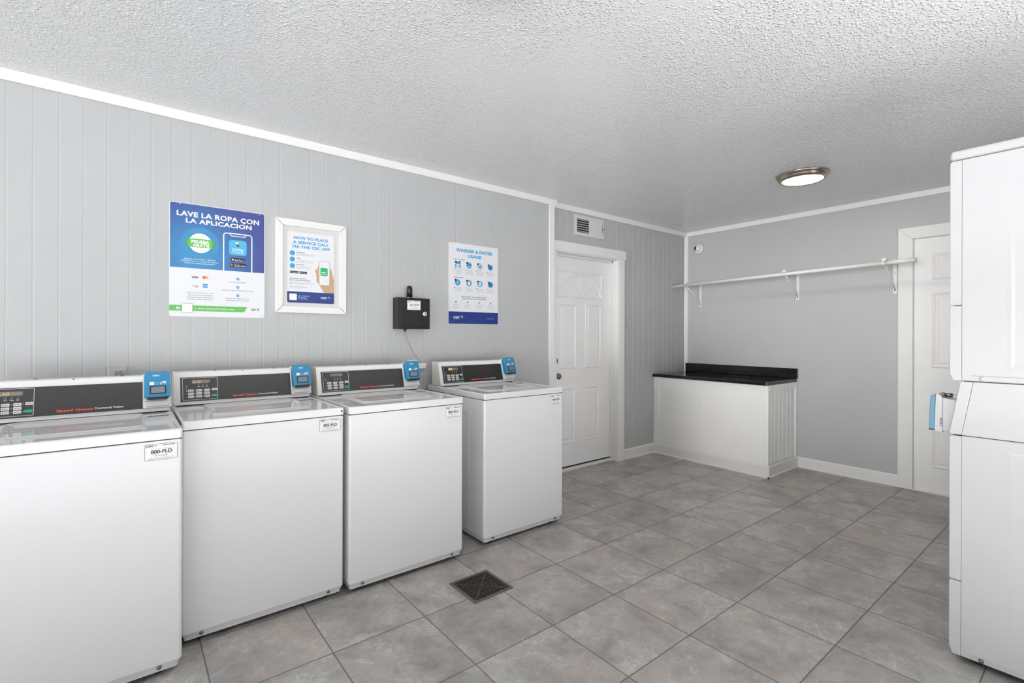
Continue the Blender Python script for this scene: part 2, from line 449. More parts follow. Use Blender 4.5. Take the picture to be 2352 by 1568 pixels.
b.box(DX0+.004, DX1-.002, LY-.034, LY, DZ-.022, DZ-.003, TRIM)
b.build('door_casing', D1)
b = MB(); b.box(DX0+.004, DX1-.002, LY-.045, LY+.05, 0, .020, TRIM, .003); b.build('threshold', D1)
b = MB(); b.box(DX0+.006, DX1-.003, LY-.004, LY+.035, .020, .028, RUBBER); b.build('door_sweep', D1)
b = MB(); b.lathe([(0, 0), (.031, 0), (.031, .006), (.014, .010), (.012, .03), (.022, .036), (.0285, .048), (.0275, .060), (.017, .068), (0, .069)], BRONZE, (3.088, LY, .885), (0, -1, 0)); k = b.build('door_knob', D1); k['label'] = 'round nickel door knob'
b = MB(); b.lathe([(0, 0), (.031, 0), (.030, .008), (.024, .014), (0, .015)], mat('deadbolt_metal', '#55514c', .3, metal=1), (3.090, LY, 1.024), (0, -1, 0)); b.box(3.084, 3.096, LY-.030, LY-.012, 1.006, 1.042, BRONZE, .003); b.build('deadbolt', D1)
b = MB(); b.box(DX0-.05, DX1+.05, LY+.125, LY+.135, 0, DZ+.05, HOLE); b.build('dark_backing', D1)
# door 2: six-panel door in the shelf wall
D2 = bpy.data.objects.new('door_2', None); COL.objects.link(D2); struct(D2)
D2.location = (X1, RY1, 0); D2.rotation_euler = (0, 0, -PI/2)
W2 = RY1-RY0
b = MB(); b.box(.004, W2-.004, .004, .040, .008, RZ-.004, DOORP, .002, 1)
for u0, u1 in ((.118, .345), (.428, .655)):
    for z0, z1 in ((.205, .82), (1.008, 1.612), (1.716, 1.928)): panel_mould(b, u0, u1, z0, z1, .004, DOORP, .007)
b.build('door_leaf', D2)
b = MB()
for pl in ([(-.098, 0), (0, 0), (0, RZ), (-.098, RZ+.094)], [(W2, 0), (W2+.098, 0), (W2+.098, RZ+.094), (W2, RZ)], [(.0006, RZ), (W2-.0006, RZ), (W2+.0974, RZ+.094), (-.0974, RZ+.094)]): b.prism(pl, 'y', -.018, 0, TRIM, .002, 1)
b.box(-.002, .003, 0, .12, 0, RZ, TRIM); b.box(W2-.003, W2+.002, 0, .12, 0, RZ, TRIM); b.box(-.002, W2+.002, 0, .12, RZ-.003, RZ+.002, TRIM)
b.build('door_casing', D2)
b = MB(); b.box(-.098, W2+.098, -.022, .05, 0, .010, TRIM, .003); b.build('threshold', D2)
b = MB(); b.lathe([(0, 0), (.031, 0), (.031, .006), (.013, .010), (.012, .03), (.022, .036), (.0285, .048), (.017, .066), (0, .067)], BRONZE, (W2-.07, .004, .93), (0, -1, 0)); b.build('door_knob', D2)

# ================================================================== WASHERS
WW, WD, WT = .651, .690, .912
def csc(p, u, v, w, h, m, l=2): p.text('CSC', u, v, h, w, m, l, bold=.045, shear=.12)
def sticker(number, w1=False):
    p = Print(); W, Hh = 100, 60
    p.poly(rrect(0, -Hh, W, 0, 4), WHITE, 0)
    p.rframe(1, -1, W-1, -Hh+1, 3.4, 1.1, INK)
    csc(p, 4, -10, 24, 6.6, INK, 1); p.bird(33, -7.5, 3, SKYB, LEAF, INK, 1)
    for k in range(24): p.rect(54+1.55*k, -8.6, 54+1.55*k+random.choice((.6, .9, 1.1)), -4.8, INK)
    p.lines(4, -12.6, 26, -12.6, 1, INKL, .7, 1); p.lines(19, -18, 82, -18, 1, INKL, .9, 1, jag=.02)
    p.text(number, 51, -35.5, 13.2, 64, INK, 1, 'C', bold=.03)
    p.text('For Service', 20, -39.8, 2.2, 19, INKL, 1); p.lines(59, -39, 82, -39, 1, INKL, .9, 1, jag=.05)
    p.lines(32, -44, 69, -44, 1, INK, 1.6, 1, jag=.02); p.lines(12, -51, 89, -51, 1, INKL, 1, 1, jag=.02); p.lines(12, -55.4, 89, -55.4, 1, INKL, 1, 1, jag=.02)
    return p

# console face: slanted plane from (y=.524,z=.916) to (y=.563,z=1.056)
FY0, FZ0, FY1, FZ1 = .524, .917, .563, 1.056
FL = math.hypot(FY1-FY0, FZ1-FZ0); TILT = math.atan2(FY1-FY0, FZ1-FZ0)
def face_matrix(u, v, off=0):
    """local frame on the slanted console face: origin at (u, v along the slope)"""
    d = Vector((0, math.sin(TILT), math.cos(TILT))); n = Vector((0, -math.cos(TILT), math.sin(TILT)))
    o = Vector((u, FY0, FZ0))+d*v+n*off
    return Matrix(((1, 0, 0, o.x), (0, -n.y, d.y, o.y), (0, -n.z, d.z, o.z), (0, 0, 0, 1)))
def set_local(o, M): o.matrix_local = M

def keypad_print(state):
    """keypad 145 x 107 mm on the fascia"""
    p = Print()
    p.rframe(0, 0, 145, -112, 5, 2.2, LINE, 1)
    if state == 'off': p.rect(42, -11, 110, -27, LCD, 1)
    else: p.rect(38, -12, 112, -29, LCDA if state != 'dim' else LCD, 1)
    if state == 'on':
        p.text('2.10', 40, -27, 11.5, 35, DIGIT, 2, shear=.2)
    if state == 'dim': p.rect(38, -12, 68, -29, mat('display_glow', '#cbb98e', .4, emit='#e8cf95', estr=.12), 2)
    for u in (66, 83, 100):
        p.circ(u, -36, 1.4, LEDW, 1, 10); p.lines(u-5, -41.5, u+5, -41.5, 1, INKL, 1.5, 1, jag=.3); p.lines(u-5, -46.5, u+5, -46.5, 1, LEDW, 2.2, 1, jag=.1)
    p.circ(17, -39, 1.5, LEDON if state == 'on' else LEDW, 1, 10); p.lines(11, -45, 22, -45, 1, INKL, 1.2, 1, jag=.3); p.lines(12, -50.5, 22, -50.5, 1, INKL, 3, 1, jag=.1)
    return p
def buttons(parent):
    for c in range(3):
        for r in range(3):
            b = MB(); u, v = .022+.033*c, -.059-.0152*r
            b.prism(rrect(u, v-.0115, u+.0225, v, .002), 'y', -.0025, 0, BTN)
            p = Print(-.0026); b2 = p
            p.rect(u*1000+3.5, v*1000-4, u*1000+7, v*1000-8, BTNT, 1); p.rect(u*1000+8.5, v*1000-4.8, u*1000+18.5, v*1000-7, BTNT, 1)
            me = bpy.data.meshes.new('x'); p.bm.to_mesh(me); n0 = len(b.bm.faces); b.bm.from_mesh(me); bpy.data.meshes.remove(me); p.bm.free()
            i = b.mi(BTNT); b.bm.faces.ensure_lookup_table()
            for f in b.bm.faces[n0:]: f.material_index = i
            b.build('button', parent)
    b = MB(); b.prism(rrect(.1205, -.069, .142, -.0575, .002), 'y', -.0025, 0, BTN); b.box(.124, .138, -.0028, -.002, -.0645, -.062, BTNT); b.build('button', parent)
    b = MB(); b.prism(rrect(.1185, -.0995, .141, -.088, .0025), 'y', -.0025, 0, GREEN); o = b.build('start_button', parent); o['label'] = 'green start button'
def keypad_leds(p, state):
    for c in range(4):
        for r in range(3):
            if c == 3 and r == 1: continue
            u, v = 16.8+33*c, -64.7-15.2*r
            if c == 3: u = 115.5; v = -63.5 if r == 0 else -94
            lit = state == 'on' and (c, r) in ((0, 0), (1, 1), (1, 2))
            p.circ(u, v, 1.6, LEDON if lit else LEDW, 1, 10)
    for r in range(3): p.lines(7, -65-15.2*r, 14, -65-15.2*r, 1, INKL, 1.1, 1, jag=.1)
    for r in range(2): p.rect(8, -72.6-15.2*r, 108, -72.9-15.2*r, INKL, 1)

def reader(parent):
    """card reader 96 x 122 mm, local x right, z up from its lower edge, facing -y"""
    b = MB()
    b.prism(rrect(-.004, -.034, .100, .122, .006), 'y', -.010, .004, PLAST)
    b.prism([(.008, -.030), (.088, -.030), (.098, -.006), (-.002, -.006)], 'y', -.022, -.008, PLASTG, .002, 1)
    b.build('reader_cradle', parent)
    b = MB()
    body = [(0.012, 0), (.084, 0), (.096, .012), (.096, .110), (.090, .119), (.080, .123), (.016, .123), (.006, .119), (0, .110), (0, .012)]
    b.prism(body, 'y', -.046, -.009, RBLUE, .0035, 2)
    body_o = b.build('reader_body', parent); body_o['label'] = 'blue card reader face'
    b = MB(); b.prism([(.012, -.003), (.084, -.003), (.088, .006), (.010, .006)], 'y', -.049, -.03, BLACK); b.build('card_slot', parent)
    b = MB(); b.prism(rrect(.020, .020, .079, .056, .003), 'y', -.0485, -.04, BLACK); p_ = b
    b.box(.0245, .0745, -.0492, -.045, .024, .052, SCREEN); b.build('reader_screen', parent)
    p = Print(-.0462)
    csc(p, 30, 101, 26, 6, WHITE, 1); p.bird(63, 104, 4.5, RBLUE2, INK, INK, 1)
    p.build('reader_logo', parent); p = Print(-.0462)
    p.rr(19, 61, 36, 75, 2, WHITE, 1)
    p.lines(40, 72, 53, 63, 3, RBLUE2, 1.4, 1, jag=.1); p.rect(57, 63, 66, 66.5, WHITE, 1); p.rect(66, 69, 79, 76, WHITE, 1); p.lines(56, 71, 66, 71, 1, WHITE, 1.8, 1, jag=0); p.rect(74, 62.5, 79, 65, WHITE, 1)
    p.build('reader_print', parent)

def top_cover():
    b = MB()
    x0, x1, y0, y1, zt, zb = 0, WW, -.004, WD, WT, .8765
    def L(o, z, r):
        return [(x, y, z) for x, y in rrect(x0+o, y0+o, x1-o, y1-o, r, 5)]
    loops = [L(.006, zb, .006), L(0, zb+.0005, .010), L(0, zt-.006, .010), L(.0018, zt-.0018, .011), L(.006, zt, .012), L(.013, zt, .016), L(.018, zt-.003, .022), L(.024, zt-.004, .026)]
    b.rings(loops, ENAMEL, True, True); return b
def lid():
    """dished lid on the tray of the cover"""
    b = MB(); x0, x1, y0, y1 = .124, .542, .128, .505; z = WT-.004
    def L(o, z, r):
        return [(x, y, z) for x, y in rrect(x0+o, y0+o, x1-o, y1-o, r, 6)]
    loops = [L(.002, z-.001, .03), L(.001, z+.002, .03), L(0, z+.0045, .03), L(.0015, z+.0062, .03), L(.005, z+.0068, .03), L(.011, z+.0058, .03), L(.024, z+.0012, .035), L(.034, z+.0004, .045), L(.10, z+.0004, .06)]
    b.rings(loops, ENAMEL, True, True); return b

def smoothn(o):
    m = o.modifiers.new('weighted_normals', 'WEIGHTED_NORMAL'); m.keep_sharp = True; m.weight = 100; return o
def make_washer():
    t = thing('washing_machine', '', 'washing machine', (0, 0, 0), 0, 'white top-loading washers along the left wall')
    # cabinet: front panel wraps round, side panels, dark underside
    b = MB()
    prof = [(.016, .030), (.006, .034), (.001, .050), (0, .060), (0, .874), (.01, .8755), (WD-.01, .8755), (WD-.01, .030)]
    loops = []
    for ins, zz in ((.016, .0225), (.0095, .0235), (.0090, .0270), (.0110, .0290), (.0015, .0515), (0, .0545), (0, .8700), (.003, .8732)):
        loops.append([(x, y, zz) for x, y in rrect(ins, ins, WW-ins, WD-.008, .012, 4)])
    b.rings(loops, ENAMEL_S, True, True)
    b.bm.faces.new([v for v in [b.bm.verts.new(p) for p in loops[0][::-1]]])
    # side embossing and folded front flange
    for sx, x in ((-1, 0), (1, WW)):
        def R(o, d): return [(x+sx*d, y, z) for y, z in ((.16+o, .10+o), (WD-.06-o, .10+o), (WD-.06-o, .80-o), (.16+o, .80-o))]
        lp = [R(0, 0), R(.006, .0011), R(.010, .0011), R(.016, 0.0003)]
        if sx > 0: lp = [l[::-1] for l in lp]
        b.rings(lp, ENAMEL_S, True)
        b.box(x-.0015 if sx < 0 else x-.002, x+.002 if sx < 0 else x+.0015, .030, WD-.03, .066, .069, PLASTG)
    smoothn(b.build('cabinet', t))
    b = MB(); b.box(.003, WW-.003, .003, WD-.012, .8715, .880, BLACK); b.build('seam_shade', t)  # black strip put in as the shade inside the cover seam
    smoothn(top_cover().build('top_cover', t)); smoothn(lid().build('lid', t))
    for x in (.07, WW-.07):
        b = MB(); b.lathe([(0, 0), (.0075, 0), (.0075, .003), (.005, .006), (0, .006)], SCREW, (x, .0045, .0415), (0, -1, -.35), 12); b.build('screw', t)
        for y in (.06, WD-.07):
            f = MB(); f.cyl((x, y, 0), (x, y, .026), .017, RUBBER, 16); f.build('leg', t)
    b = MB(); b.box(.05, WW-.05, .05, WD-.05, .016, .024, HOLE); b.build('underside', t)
    # console
    b = MB(); ul, ur = .012, WW-.012
    prof = [(FY0+.001, .914), (FY0+.0024, .920), (FY1+.001, FZ1), (.566, 1.062), (.568, 1.069), (.573, 1.0735), (.58, 1.0745), (.640, 1.0735), (.645, 1.070), (.647, .914)]
    b.prism(prof, 'x', ul, ur, PLAST, 0)
    cons = b.build('console_housing', t)
    for u0, u1 in ((.010, .020), (WW-.020, WW-.010)):
        b = MB(); pr = [(y-.002 if y < .6 else y+.001, z+(.002 if z > 1 else 0)) for y, z in prof]
        b.prism(pr, 'x', u0, u1, CREAM, .0012, 1); b.build('end_cap', t)
    b = MB(); b.prism([(.536, .9095), (.64, .9095), (.64, .914), (.536, .914)], 'x', .014, WW-.014, BLACK); b.build('console_gap', t)
    b = MB()      # raised lips above and below the fascia
    for v0, v1 in ((.1340, .1375), (.0085, .0120)):
        o = MB(); 
        b.box(.030, WW-.014, -.003, .002, v0, v1, PLAST, .0008, 1)
    o = b.build('trim_strip', t); set_local(o, face_matrix(0, 0))
    b = MB(); b.box(.036, .545, -.0022, .001, .0125, .1335, FASCIA)
    fas = b.build('fascia', t); set_local(fas, face_matrix(0, 0)); fas['label'] = 'charcoal control fascia'
    p = Print(-.0023); p.text('Speed Queen', 261, 25, 10, 114, RED, 1, bold=.065, space=1.12); p.text('Commercial Washer', 380, 25.5, 8.4, 97, WHITE, 1, bold=.012)
    # console face print is measured from the bottom of the face
    o = p.build('fascia_lettering', fas)
    kp = MB(); kp.box(.0, .145, -.0008, .0008, -.112, 0, FASCIA)
    k = kp.build('keypad', t); set_local(k, face_matrix(.044, .1305, .003) @ Matrix.Diagonal((1.035, 1, 1, 1)))
    buttons(k)
    for u, m in ((.31, BLACK),):
        b = MB(); b.lathe([(0, 0), (.0075, 0), (.007, .002), (.0035, .0025), (0, .0025)], PLAST, (u, .572, 1.069), (0, -1, .6), 16); b.lathe([(0, .002), (.0032, .002), (.0032, .0032), (0, .0032)], m, (u, .572, 1.069), (0, -1, .6), 12); b.build('bolt', t)
    for u in (.19, .47):
        b = MB(); b.lathe([(0, 0), (.006, 0), (.005, .003), (0, .003)], SCREW, (u, .61, 1.074), (0, 0, 1), 12); b.build('screw', t)
    rd = bpy.data.objects.new('card_reader', None); COL.objects.link(rd); rd.parent = t
    set_local(rd, face_matrix(.547, .046, .006) @ Matrix.Rotation(math.radians(-2), 4, 'X'))
    reader(rd)
    b = MB(); b.box(.555, .635, .395, .425, WT-.0046, WT-.0032, mat('grey_warning_print', '#8f939b', .45))
    for k in range(4): b.box(.560+.02*k, .572+.02*k, .402, .418, WT-.0033, WT-.0028, INK)
    b.build('warning_label', t)
    return t
NAMES = [('800-FLD', (-.483, 2.195, 0), 'on'), ('802-FLD', (.175, 2.346, 0), 'on'), ('803-FLD', (.845, 2.327, 0), 'off'), ('801-FLD', (1.665, 2.361, 0), 'dim')]
LAB = ['white top-loading washer nearest the camera at the left end, number sticker 800-FLD',
       'white top-loading washer second from the left, number sticker 802-FLD, display lit 2:10',
       'white top-loading washer third from the left beside the open gap, number sticker 803-FLD, blank display',
       'white top-loading washer standing alone past the gap near the door, number sticker 801-FLD']
w0 = make_washer()
machines = [w0]
for i in range(1, 4): machines.append(dup(w0, '', (0, 0, 0)))
for (num, loc, st), m, lb in zip(NAMES, machines, LAB):
    m.location = loc; m['label'] = lb
    o = sticker(num).build('number_sticker', m, loc=(.536, -.0006, .8635)); o['label'] = 'white number sticker'
    p = keypad_print(st); keypad_leds(p, st)
    o = p.build('keypad_display', m); set_local(o, face_matrix(.044, .1305, .0042) @ Matrix.Diagonal((1.035, 1, 1, 1)))

b = MB(); b.lathe([(0, 0), (.0042, 0), (.004, .0012), (0, .0012)], BLACK, (WW-.012, -.0042, .895), (0, -1, 0), 14); b.build('screw_hole', machines[1])
# ================================================================== STACKED DRYER
DX, DW = 2.535, .685
DRYS = mat('white_dryer_enamel', '#bebebf', .16)
dr = thing('stacked_dryer', 'tall white stacked dryer cut off by the right edge of the photo', 'dryer', (DX, .428, 0))
# local: x 0..DW, front face y=0 (towards +y), back y=-.755
b = MB(); b.box(0, DW, -.755, -.034, .026, .8785, DRYS, .003, 1)
def emboss(b, y0, y1, z0, z1):
    for sx, x in ((-1, 0), (1, DW)):
        def R(o, d): return [(x+sx*d, y, z) for y, z in ((y0+o, z0+o), (y1-o, z0+o), (y1-o, z1-o), (y0+o, z1-o))]
        lp = [R(0, 0), R(.008, .0004), R(.012, .0004), R(.020, .0001)]
        if sx > 0: lp = [l[::-1] for l in lp]
        b.rings(lp, DRYS, True)
emboss(b, -.70, -.160, .11, .838)
b.box(-.003, .002, -.72, -.060, .046, .0485, DRYS, .001, 1)
b.build('lower_cabinet', dr)
b = MB(); b.box(0, DW, -.755, -.034, 1.092, 1.947, DRYS, .003, 1); emboss(b, -.70, -.159, 1.138, 1.645)
b.box(-.003, .002, -.72, -.062, 1.1115, 1.114, DRYS, .001, 1); b.build('upper_cabinet', dr)
b = MB(); b.prism([(-.755, .881), (-.0345, .881), (-.0687, 1.089), (-.755, 1.089)], 'x', .001, DW-.001, DRYS, .0015, 1); b.build('console_side_panel', dr)
b = MB(); b.prism([(-.034, .882), (-.004, .882), (0, .888), (-.031, 1.085), (-.036, 1.089), (-.068, 1.089)], 'x', .0, DW, DRYS, .002, 2); b.build('control_console', dr)
b = MB(); b.box(.02, DW-.02, -.74, -.05, 1.086, 1.095, BLACK); b.box(.02, DW-.02, -.74, -.05, .876, .884, BLACK); b.box(.004, DW-.004, -.036, -.030, .05, .875, BLACK); b.box(.004, DW-.004, -.036, -.030, 1.1, 1.94, BLACK); b.build('seam_shade', dr)  # black slabs put in as the shade inside the panel gaps
b = MB(); b.box(0, DW, -.755, .001, 1.9495, 1.987, DRYS, .011, 4)
for f in b.bm.faces: f.smooth = True
smoothn(b.build('top_panel', dr))
def fpanel(name, z0, z1, bot=0, rt=.006):
    pr = [(-.034, z0), (-.010, z0) if bot else (-.004, z0), (0, z0+(.026 if bot else .004)), (0, z1-rt), (-rt, z1), (-.034, z1)]
    b = MB(); b.prism(pr, 'x', 0, DW, DRYS, .0015, 1); return b.build(name, dr)
fpanel('upper_front_panel', 1.3845, 1.9465); fpanel('upper_kick_panel', 1.092, 1.3815, 1)
fpanel('lower_front_panel', .3165, .8765); fpanel('lower_kick_panel', .026, .3135, 1)
for zc, nm in ((1.66, 'loading_door'), (.60, 'loading_door')):
    d_ = MB(); d_.prism(rrect(.135, zc-.215, .55, zc+.215, .05), 'y', 0.0005, .022, ENAMEL, .004, 2); dd = d_.build(nm, dr)
    g_ = MB(); g_.prism(rrect(.522, zc-.07, .543, zc+.07, .008), 'y', .021, .032, PLASTG, .002, 1); g_.build('door_handle', dd)
for y, z in ((-.093, .037), (-.45, .037), (-.60, .037), (-.093, 1.1025), (-.45, 1.1025)):
    b = MB(); b.lathe([(0, 0), (.008, 0), (.0075, .003), (.004, .005), (0, .005)], SCREW if z < 1 else DRYS, (-.0005, y, z), (-1, 0, 0), 14); b.build('screw', dr)
for x in (.06, DW-.06):
    for y in (-.08, -.70):
        b = MB(); b.cyl((x, y, 0), (x, y, .03), .018, RUBBER, 16); b.build('leg', dr)
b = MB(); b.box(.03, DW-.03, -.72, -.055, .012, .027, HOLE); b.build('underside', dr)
# reader on the slanted console (faces +y), thicker mounting box behind it
rd = bpy.data.objects.new('card_reader', None); COL.objects.link(rd); rd.parent = dr
b = MB(); b.prism([(-.020, 1.010), (.026, 1.018), (.026, .884), (-.004, .888)], 'x', .028, .118, DRYS, .002, 1); b.build('mounting_box', rd)
b = MB(); b.prism([(.026, .878), (.050, .884), (.0465, 1.027), (.040, 1.034), (.031, 1.026), (.026, 1.018)], 'x', .024, .122, DRYS, .002, 2)
for k in range(5): b.box(.0232, .026, .026, .033, .905+.0068*k, .908+.0068*k, INK)
b.build('reader_cradle', rd)
b = MB(); b.prism([(.050, .888), (.068, .888), (.064, 1.018), (.060, 1.024), (.047, 1.025)], 'x', .027, .119, mat('reader_blue_sheen', '#5f8ea6', .3), .003, 2); b.build('reader_body', rd)['label'] = 'blue card reader face'  # greyer copy of the reader blue, with edge-on reflection put into the colour
b = MB(); b.box(.034, .112, .052, .069, .883, .8885, BLACK); b.build('card_slot', rd)
b = MB(); b.cyl((.085, .004, 1.024), (.085, .030, 1.026), .008, METAL, 14); b.build('lock_cylinder', rd)

# ================================================================== POSTERS
def grad_mat():
    m = mat('printed_blue_gradient', '#3f5aa6', .4); t = NT(m)
    tc = t.new('ShaderNodeTexCoord'); sp = t.new('ShaderNodeVectorMath', operation='DISTANCE')
    t.link(tc.outputs['Object'], sp.inputs[0]); sp.inputs[1].default_value = (.12, 0, -.27)
    t.link(t.ramp(sp.outputs['Value'], [(.06, lin('#388bc0')), (.17, lin('#3a6fab')), (.30, lin('#3a4c92')), (.42, lin('#364388'))]), t.b.inputs['Base Color'])
    return m
GRAD = grad_mat()
HALO = mat('print_halo_blue', '#388cbd', .4)
ICON = mat('print_icon_blue', '#4db0dc', .4)
TITLEB = mat('print_title_blue', '#4aa0cd', .45)
ORANGE = mat('print_orange', '#eda05a', .45); REDP = mat('print_red', '#df4a3e', .45); AMEX = mat('print_card_blue', '#3b86cf', .45)
SKINP = mat('print_tan', '#c1a27c', .5); SHAD = mat('print_dark_blue', '#16254f', .4)

PX, PZ = .177, 1.962
p = Print()
p.poly(rrect(0, -605, 455, 0, 11), PAPER, 1)
o = rrect(0, -605, 455, 0, 11)
bm = p.bm; n = len(o)
F = [bm.verts.new((u/1000, -.0004, v/1000)) for u, v in o]; B = [bm.verts.new((u/1000, .0024, v/1000)) for u, v in o]
for k in range(n): f = bm.faces.new([F[k], F[(k+1) % n], B[(k+1) % n], B[k]]); f.material_index = 0
def poster_root(name, label, pr, x, z, y=Y0-.0020, **kw):
    o = pr.build(name, loc=(x, y, z)); return tag(o, label, 'poster')
# blue upper field with rounded top corners
top = rrect(3, -345, 452, -3, 9)
cut = [(452, -345), (452, -12)]+[q for q in top if q[1] > -13]+[(3, -12), (3, -345)]
p.poly([(3, -345), (452, -345)]+[q for q in rrect(3, -345, 452, -3, 9) if q[1] > -100], GRAD, 2)
p.circ(138, -211, 88, HALO, 3, 48)
p.text('LAVE LA ROPA CON', 31.5, -68.8, 27.5, 394, WHITE, 4, bold=.036, space=1.07)
p.text('LA APLICACION', 71.6, -102, 24.5, 315, WHITE, 5, bold=.036, space=1.07)
p.poly([(343, -75.5), (349, -75.5), (358, -68.5), (349.5, -68.5)], WHITE, 6)
sc = []
for k in range(72): 
    a = 2*PI*k/72; r = 51.5+1.8*abs(math.sin(9*a)); sc.append((138+r*math.cos(a), -207.5+r*math.sin(a)))
p.poly(sc, WHITE, 5)
p.lines(112, -172, 165, -172, 1, INKL, .8, 6, True, .1); p.lines(112, -245, 165, -245, 1, INKL, .8, 6, True, .1)
p.rect(74, -188, 92, -232, mat('print_deep_green', '#4aa345', .45), 6); p.rect(186, -188, 204, -232, mat('print_deep_green', '#4aa345', .45), 6)
p.rect(84, -185, 193, -231, LEAF, 7)
p.text('PRUEBA', 138.5, -208.5, 17, 84, WHITE, 8, 'C', bold=.045); p.text('GRATIS', 142, -226.5, 15.5, 76, WHITE, 8, 'C', bold=.045)
for v, s_, w in ((-298.5, 'Obtenga un LAVADO Y SECADO', 146), (-309.5, 'GRATIS al crear tu cuenta. No requiere', 173), (-320.5, 'tarjeta de crédito para probarlo', 142)):
    p.text(s_, 137, v, 6.2, w, WHITE, 5, 'C', bold=.012)
p.stroke([(247.5, -345), (247.5, -150)], 6, WHITE, 4); p.stroke([(388, -345), (388, -148)], 6, WHITE, 4)
for cx_, a0 in ((262.5, 90), (373, 0)):
    pts = [(cx_+15*math.cos(math.radians(a0+90*k/8)), -150+15*math.sin(math.radians(a0+90*k/8))) for k in range(9)]; p.stroke(pts, 6, WHITE, 4)
p.stroke([(262, -135), (374, -135)], 6, WHITE, 4); p.stroke([(276, -135), (285, -149), (351, -149), (360, -135)], 4.5, WHITE, 5)
p.rr(273, -171, 361, -255, 15, ICON, 5); p.bird(316.5, -195, 15, WHITE, LEAF, SHAD, 6)
p.text('CSCPay', 318, -228.5, 11, 57, WHITE, 6, 'C', bold=.03); p.text('Mobile', 318, -243.5, 11, 56, WHITE, 6, 'C')
for v0, v1, u0, u1, a, c in ((-271, -291, 283, 352, 'Download on the', 'App Store'), (-300, -321, 280, 357, 'GET IT ON', 'Google Play')):
    p.rr(u0, v0, u1, v1, 2.5, BLACK, 6); 
    if c[0] == 'A': p.circ(u0+9, (v0+v1)/2, 5, WHITE, 7, 16)
    else: p.poly([(u0+5, v0-4), (u0+14, (v0+v1)/2), (u0+5, v1+4)], ORANGE, 7)
    p.text(a, u0+18, v0-7, 2.8, 26, WHITE, 7); p.text(c, u0+18, v1+4.2, 6.6, u1-u0-21, WHITE, 7, bold=.02)
p.text('VISA', 98.5, -397, 10.2, 31, NAVY, 3, bold=.035, shear=.18)
p.circ(156.5, -391, 8.6, REDP, 3); p.circ(166.5, -391, 8.6, ORANGE, 4)
p.text('DISCOVER', 99.5, -438.5, 3.2, 27, INK, 3, bold=.02); p.poly([(106, -446), (128, -441.5), (128, -446)], REDP, 3)
p.rect(150, -426, 171.5, -447, AMEX, 3); p.rect(153, -433, 168.5, -440, mat('print_pale_blue', '#a9cdf0', .45), 4)
p.text('PAGUE FÁCILMENTE', 77, -479.5, 5.6, 88, LEAF, 3); p.text('o use', 169, -479.5, 5.6, 30, INK, 3)
for v, s_, w in ((-491.5, 'las opciones de llenado', 106), (-502.5, 'automático para guardar el', 122), (-513.5, 'tiempo y llenar el control', 112)): p.text(s_, 138, v, 5.6, w, INK, 3, 'C')
for v, c in ((-388, '1'), (-435.3, '2'), (-481.7, '3')): p.circ(317.7, v, 8, SKYB, 3); p.text(c, 317.7, v-3.6, 7.4, None, WHITE, 4, 'C', bold=.03)
for v, s_, w in ((-409, 'Inicie la aplicación', 83), (-455.5, 'Cargue la ropa y seleccione el ciclo', 155), (-501, 'Encuentre la lavadora con la', 118), (-512, 'aplicación para comenzar', 112)): p.text(s_, 317, v, 5.4, w, INK, 3, 'C')
p.poly([(0, -575), (350, -575), (364, -545), (0, -545)], LEAF, 3)
p.rr(54, -534, 104.5, -583.5, 3, mat('print_deep_green', '#4aa345', .45), 4); p.rr(56, -536, 102.5, -581.5, 2, WHITE, 5)
p.rr(31, -556, 46, -567, 2, WHITE, 4); p.circ(38.5, -561.5, 3, LEAF, 5, 14); p.rect(35, -553.5, 42, -556, WHITE, 4)
p.text('o visite', 112, -565, 9, 49, WHITE, 4, bold=.01); p.text('GetPayMobile.com', 166, -565.5, 10, 134, WHITE, 4)
csc(p, 383.5, -563, 27, 9.5, INK, 3); p.bird(420, -557.5, 7, SKYB, LEAF, SHAD, 3)
p.lines(436, -595, 449, -595, 1, INK, 1.8, 3, jag=0)
p.rect(42, -7, 49, -9, WHITE, 4); p.rect(423, -10, 430, -12, WHITE, 4)
poster_root('payment_poster', 'blue and white Spanish laundry app poster, largest and leftmost on the grey wall', p, PX, PZ)

